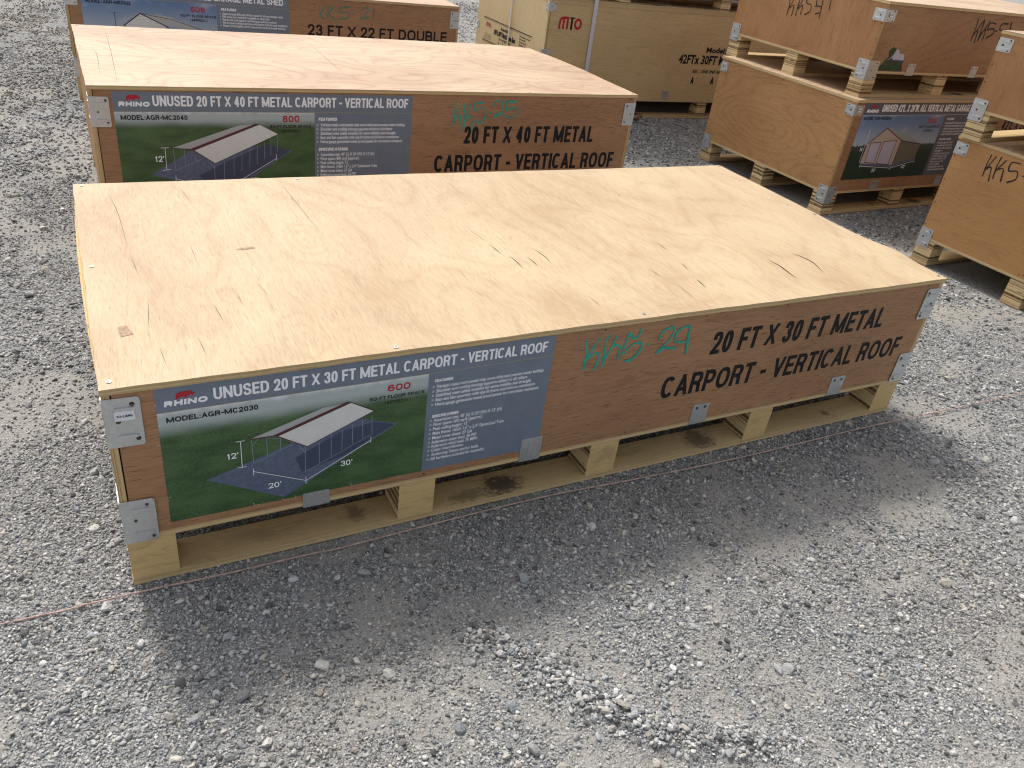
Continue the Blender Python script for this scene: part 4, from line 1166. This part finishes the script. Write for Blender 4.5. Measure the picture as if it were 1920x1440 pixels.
c2r, w2 = crate('crate with green number 25 and black 20 FT X 40 FT lettering, poster showing 800', GRP, .088, 2.006, .004, 0.0, 2.568, 1.212, .665, (0.0, .62, 1.23, 1.85, 2.464), 'lid', 'panel', 'end',
    warp=[(2.57, 1.21, .16, .25, -.010), (2.57, .55, .2, .25, .003), (1.2, 1.2, .5, .1, .004)], cracks=[(c, .0014) for c in C2CR])
poster_c2(c2r)
painted(c2r, [('20 FT X 40 FT METAL', 1.594, 2.335, .4220, .5040), ('CARPORT - VERTICAL ROOF', 1.449, 2.490, .2850, .3670)], .185)
writing(c2r, HW_C2, FR, .0074, M['green'], seed=2)
bracket(c2r, 2.568, 1.212, 'fl', .506, .622, big_side=False, seed=5)
bracket(c2r, 2.568, 1.212, 'fl', .139, .255, big_side=False, seed=6)
bracket(c2r, 2.568, 1.212, 'fr', .508, .624, big_side=False, seed=7)
bracket(c2r, 2.568, 1.212, 'fr', .139, .255, big_side=False, seed=8)
screws(c2r, .665, w2, [(.02, .03), (.62, .012), (1.27, .012), (1.93, .012), (2.55, .02), (.02, 1.19), (.66, 1.2), (2.54, 1.18)])

c3r, w3 = crate('crate with faint green number 21 and black 23 FT X 22 FT DOUBLE lettering', GRP, .075, 4.468, -.03, 0.0, 2.593, 1.21, .716, MAINB, 'lid', 'panel', 'end', warp=[(1.3, .6, 1.0, .5, .003)])
poster_c3(c3r)
painted(c3r, [('23 FT X 22 FT DOUBLE', 1.476, 2.508, .4630, .5350)], .185)
writing(c3r, HW_C3, FR, .0070, M['green_dry'], seed=3)
bracket(c3r, 2.593, 1.21, 'fl', .563, .680, big_side=False, seed=9)
bracket(c3r, 2.593, 1.21, 'fl', .139, .255, big_side=False, seed=10)
bracket(c3r, 2.593, 1.21, 'fr', .563, .680, sticker=('MADE IN CHINA', (.060, .609, .006, .624), False), big_side=False, seed=11)
bracket(c3r, 2.593, 1.21, 'fr', .139, .255, big_side=False, seed=12)
screws(c3r, .716, w3, [(.02, .03), (1.3, .012), (2.56, .02)])

SB = (0.0, .66, 1.27, 1.88, 2.494)
s1, w4 = crate('lower crate of the stack behind, blue poster of a two-door garage marked 1092', GRP, 4.0972, 1.8351, .0368, 0.0, 2.6, 1.174, .704, SB, 'lid', 'panel_mid', 'end', 'lvl')
poster_s1(s1)
painted(s1, [("42'L X 26'W ALL VERTICAL", 1.565, 2.420, .5050, .5780)], .185)
for cn, sd in (('fl', 20), ('bl', 21), ('fr', 22)):
    bracket(s1, 2.6, 1.174, cn, .610, .672, .070, .066, seed=sd, sticker=('MADE', (.022, .634, .048, .656), True) if cn == 'fl' else None)
    bracket(s1, 2.6, 1.174, cn, .072, .182, .070, .072, seed=sd + 10)
clip(s1, FR, .392, .458, .146, .203)
clip(s1, FR, 1.050, 1.116, .146, .203)

s1u, w5 = crate('upper crate of a stack, black number 51 on both faces, scrap of torn green print', GRP, 4.1595, 1.8968, .0183, .7045, 2.6, 1.19, .519, SB, 'lid', 'panel_mid', 'end_up', 'lvl')
writing(s1u, HW_S1UF, FR, .0110, M['ink'], seed=4)
writing(s1u, HW_S1UL, endface(0.0), .0068, M['ink'], seed=5)
mb = MB()
poly(mb, FR, [(.078, .152), (.119, .206), (.146, .229), (.132, .262), (.159, .284), (.195, .275), (.215, .27), (.231, .251), (.275, .247), (.291, .217), (.286, .194), (.303, .152)], .0009, M['patch_green'])
poly(mb, FR, [(.181, .244), (.195, .275), (.215, .27), (.231, .251), (.275, .247), (.288, .214), (.185, .214)], .0013, M['door_print'])
poly(mb, FR, [(.130, .205), (.180, .228), (.185, .214), (.180, .244), (.165, .226)], .0015, M['roofing2'])
mb.ribbon([(.180, .212), (.290, .209)], .008, FR, .0017, M['slab_dark'])
mb.build('torn_poster_scrap', s1u)
for cn, sd in (('fl', 40), ('bl', 41), ('fr', 42)):
    bracket(s1u, 2.6, 1.19, cn, .412, .476, .082, .080, seed=sd, sticker=('YU LIANG', (.030, .440, .058, .462), True) if cn == 'fl' else None)
    bracket(s1u, 2.6, 1.19, cn, .098, .206, .085, .080, seed=sd + 10)
for a in (.345, .955):
    clip(s1u, FR, a, a + .07, .130, .198)

r2, w6 = crate('crate with unfinished black marker KK5 on its honey coloured end, carrying another crate', GRP, 4.1797, -.0525, .0524, 0.0, 2.6, 1.205, .6925, SB, 'lid', 'panel_mid', 'end_plain', 'lvl')
writing(r2, HW_R2, endface(0.0), .0070, M['ink'], seed=6)
r2u, w7 = crate('crate without writing, pale lid, on top of the crate marked KK5', GRP, 4.208, -.0657, .0954, .6930, 2.6, 1.208, .513, SB, 'lid', 'panel_mid', 'end_up', 'lvl')
for rt, H_, wd, sd in ((r2, .604, 1.205, 60), (r2u, .420, 1.208, 70)):
    for k, cn in enumerate(('bl', 'fl', 'fr')):
        bracket(rt, 2.6, wd, cn, H_, H_ + .062, .070, .070, seed=sd + k)
        bracket(rt, 2.6, wd, cn, .090, .196, .070, .072, seed=sd + k + 5)

MTB = (0.0, .60, 1.585, 2.40, 3.09)
mt, w8 = crate('tall tan crate with red and black logo and black 42FTx 30FT lettering', GRP, 3.255, 4.099, -.017, 0.0, 3.2, 1.26, .842, MTB, 'lid', 'poplar', 'poplar_end', 'lvl')
mtu, w9 = crate('tan crate strapped on top of the tall tan crate, only its pallet in view', GRP, 3.262, 4.104, -.017, .8425, 3.2, 1.26, .842, MTB, 'lid', 'poplar', 'poplar_end', 'lvl')
mb = MB()
def mto(mb, fr, x0, x1, z0, z1, d, red, black, sg=1):
    w, h = abs(x1 - x0), z1 - z0
    U = lambda u, v: (x0 + sg * (u * w), z0 + v * h)
    t = w * .085
    mb.ribbon([U(.04, 0), U(.05, .66), U(.10, .87), U(.20, .94), U(.42, .94)], t, fr, d, red)
    mb.ribbon([U(.205, 0), U(.205, .95)], t, fr, d + .0003, red)
    mb.ribbon([U(.37, 0), U(.37, .95)], t, fr, d + .0004, red)
    mb.ribbon([U(.555, -.03), U(.555, .95)], t * 1.05, fr, d + .0005, black)
    poly(mb, fr, [U(.44, 1.0), U(.70, 1.0), U(.66, .90), U(.60, .86), U(.49, .86)], d + .0007, black)
    mb.ribbon([U(.83 + .125 * math.cos(a), .48 + .37 * math.sin(a)) for a in np.linspace(0, 2 * math.pi, 20, endpoint=False)], t, fr, d + .0009, red, closed=True)
mto(mb, FR, .098, .300, .650, .735, .001, M['print_red'], M['ink'])
mb.build('painted_logo', mt)
mb = MB()
small(mb, 'Model:A4230', 1.546, .5400, .040, FR, .001, M['black'], .035, .42)
small(mb, '42FTx 30FT Metal Storage Shed', 1.280, .4480, .066, FR, .001, M['black'], .035, 1.05)
small(mb, 'BOX', 1.452, .3760, .024, FR, .001, M['black'], .035, .046)
small(mb, 'ONE UNIT INCLUDE', 1.543, .3760, .024, FR, .001, M['black'], .035, .30)
letters(mb, 'A', 1.452, 1.485, .2860, .3450, FR, .001, M['black'], .2)
letters(mb, 'A', 1.664, 1.697, .2860, .3450, FR, .001, M['black'], .2)
quad(mb, FR, 1.513, .285, 1.516, .400, .001, M['end'])
mb.build('painted_lettering', mt)
mb = MB()
EF = endface(0.0)
for zz, tk in ((.548, .006), (.538, .002), (.374, .002), (.366, .006)):
    quad(mb, EF, .205, zz - tk / 2, 1.120, zz + tk / 2, .001, M['black'])
lg = MB()
mto(lg, EF, 1.065, .968, .484, .514, .001, M['print_red'], M['print_red'], -1)
lg.build('painted_logo', mt)
small(mb, 'Model:A4230', .770, .497, .022, EF, .001, M['black'], .035, .135, sg=-1)
small(mb, '42FTx 30FT Metal Storage Shed', .900, .448, .034, EF, .001, M['black'], .06, .41, sg=-1)
small(mb, 'BOX  ONE UNIT INCLUDE', .79, .418, .014, EF, .001, M['black'], .03, .22, sg=-1)
for bx in (.80, .72, .66):
    small(mb, 'A', bx, .385, .020, EF, .001, M['black'], .03, sg=-1)
for i, s in enumerate(('Dimension of box', 'Net weight', 'Gross weight', 'Quantity: one set')):
    small(mb, s, .420, .512 - i * .021, .012, EF, .001, M['black'], .03, (.19, .11, .13, .16)[i], sg=-1)
mb.ribbon([(1.093, .425), (.953, .425), (.953, .388), (1.093, .388)], .002, EF, .001, M['black'], closed=True)
for k in range(4):
    mb.ribbon([(1.075 - k * .03, .400), (1.066 - k * .03, .414), (1.057 - k * .03, .400)], .003, EF, .0013, M['black'])
mb.build('painted_lettering', mt)
for rt in (mt, mtu):
    for k, (cn, za, zb) in enumerate((('fl', .765, .830), ('fl', .468, .505), ('bl', .440, .500), ('fr', .765, .830))):
        bracket(rt, 3.2, 1.26, cn, za, zb, .062, .045, seed=80 + k)
    clip(rt, FR, 1.185, 1.250, .150, .222)
    clip(rt, FR, .40, .46, .150, .222)

# steel-grey strapping round the two tan crates
def strap(label, pts, wv, name='packing_strap'):
    mb = MB()
    n = len(pts)
    P = [np.array(p, float) for p in pts]
    c = sum(P) / n
    wv = np.array(wv, float) / 2
    for i in range(n):
        a, b = P[i], P[(i + 1) % n]
        a2, b2 = c + (a - c) * 1.0, c + (b - c) * 1.0
        oa, ob = a + (a - c) / np.linalg.norm(a - c) * .0015, b + (b - c) / np.linalg.norm(b - c) * .0015
        mb.face([oa - wv, ob - wv, ob + wv, oa + wv], M['strapping'])
        mb.face([a - wv, a + wv, b + wv, b - wv], M['strapping'])
        mb.face([oa - wv, a - wv, b - wv, ob - wv], M['strapping'])
        mb.face([oa + wv, ob + wv, b + wv, a + wv], M['strapping'])
    o = mb.build(name)
    o.location = (3.255, 4.099, 0)
    o.rotation_euler = (0, 0, -.017)
    return tag(o, label, 'strap', 'straps round the tan crates')
E = .010
strap('pale strap across the long face of the tall tan crate beside its red logo', [(.405, -E, .132), (.395, -E, .842), (.402, -E, 1.688), (.402, 1.27 + E, 1.688), (.402, 1.27 + E, .132)], (.034, 0, 0))
strap('pale strap down the narrow end of the tall tan crate', [(-E, .605, .132), (-E, .603, .842), (-E, .600, 1.689), (3.21 + E, .600, 1.689), (3.21 + E, .605, .132)], (0, .019, 0))

# pink twine along the front crate
rp = []
ctrl = [(-1.6, .03)] + ROPE + [(4.6, -.13), (6.0, -.16)]
cur = smooth(ctrl, 14)
mb = MB()
seg_n = 7
CV = np.array(cur)
ringsv = []
for i, (u, v) in enumerate(CV):
    a = CV[min(i + 1, len(CV) - 1)] - CV[max(i - 1, 0)]
    a = a / np.hypot(*a)
    nrm = np.array([-a[1], a[0]])
    zc_ = .0055 + .0008 * math.sin(i * .31)
    r_ = .0021 + .0003 * math.sin(i * 2.1)
    j = i * .35
    ringsv.append([(u + nrm[0] * r_ * math.cos(j + 2 * math.pi * k / seg_n), v + nrm[1] * r_ * math.cos(j + 2 * math.pi * k / seg_n), zc_ + r_ * math.sin(j + 2 * math.pi * k / seg_n)) for k in range(seg_n)])
for A, B in zip(ringsv[:-1], ringsv[1:]):
    for k in range(seg_n):
        k2 = (k + 1) % seg_n
        mb.face([A[k], A[k2], B[k2], B[k]], M['rope'])
tag(mb.build('twine'), 'thin faded pink twine stretched over the gravel along the low front crate', 'twine')

# a curled dead leaf
mb = MB()
def leaf(u, v):
    s = (u - .5) * 2
    wdt = .028 * math.sin(math.pi * min(max(v, .02), .98)) ** .8
    return (4.115 + (v - .5) * .13, 3.93 + s * wdt + .02 * (v - .5), .012 + .02 * s * s + .018 * v + .006 * math.sin(9 * v))
mb.grid(leaf, 6, 10, M['leaf'])
tag(mb.build('dead_leaf'), 'small curled brown leaf lying on gravel between the tan and green-numbered crates', 'leaf')
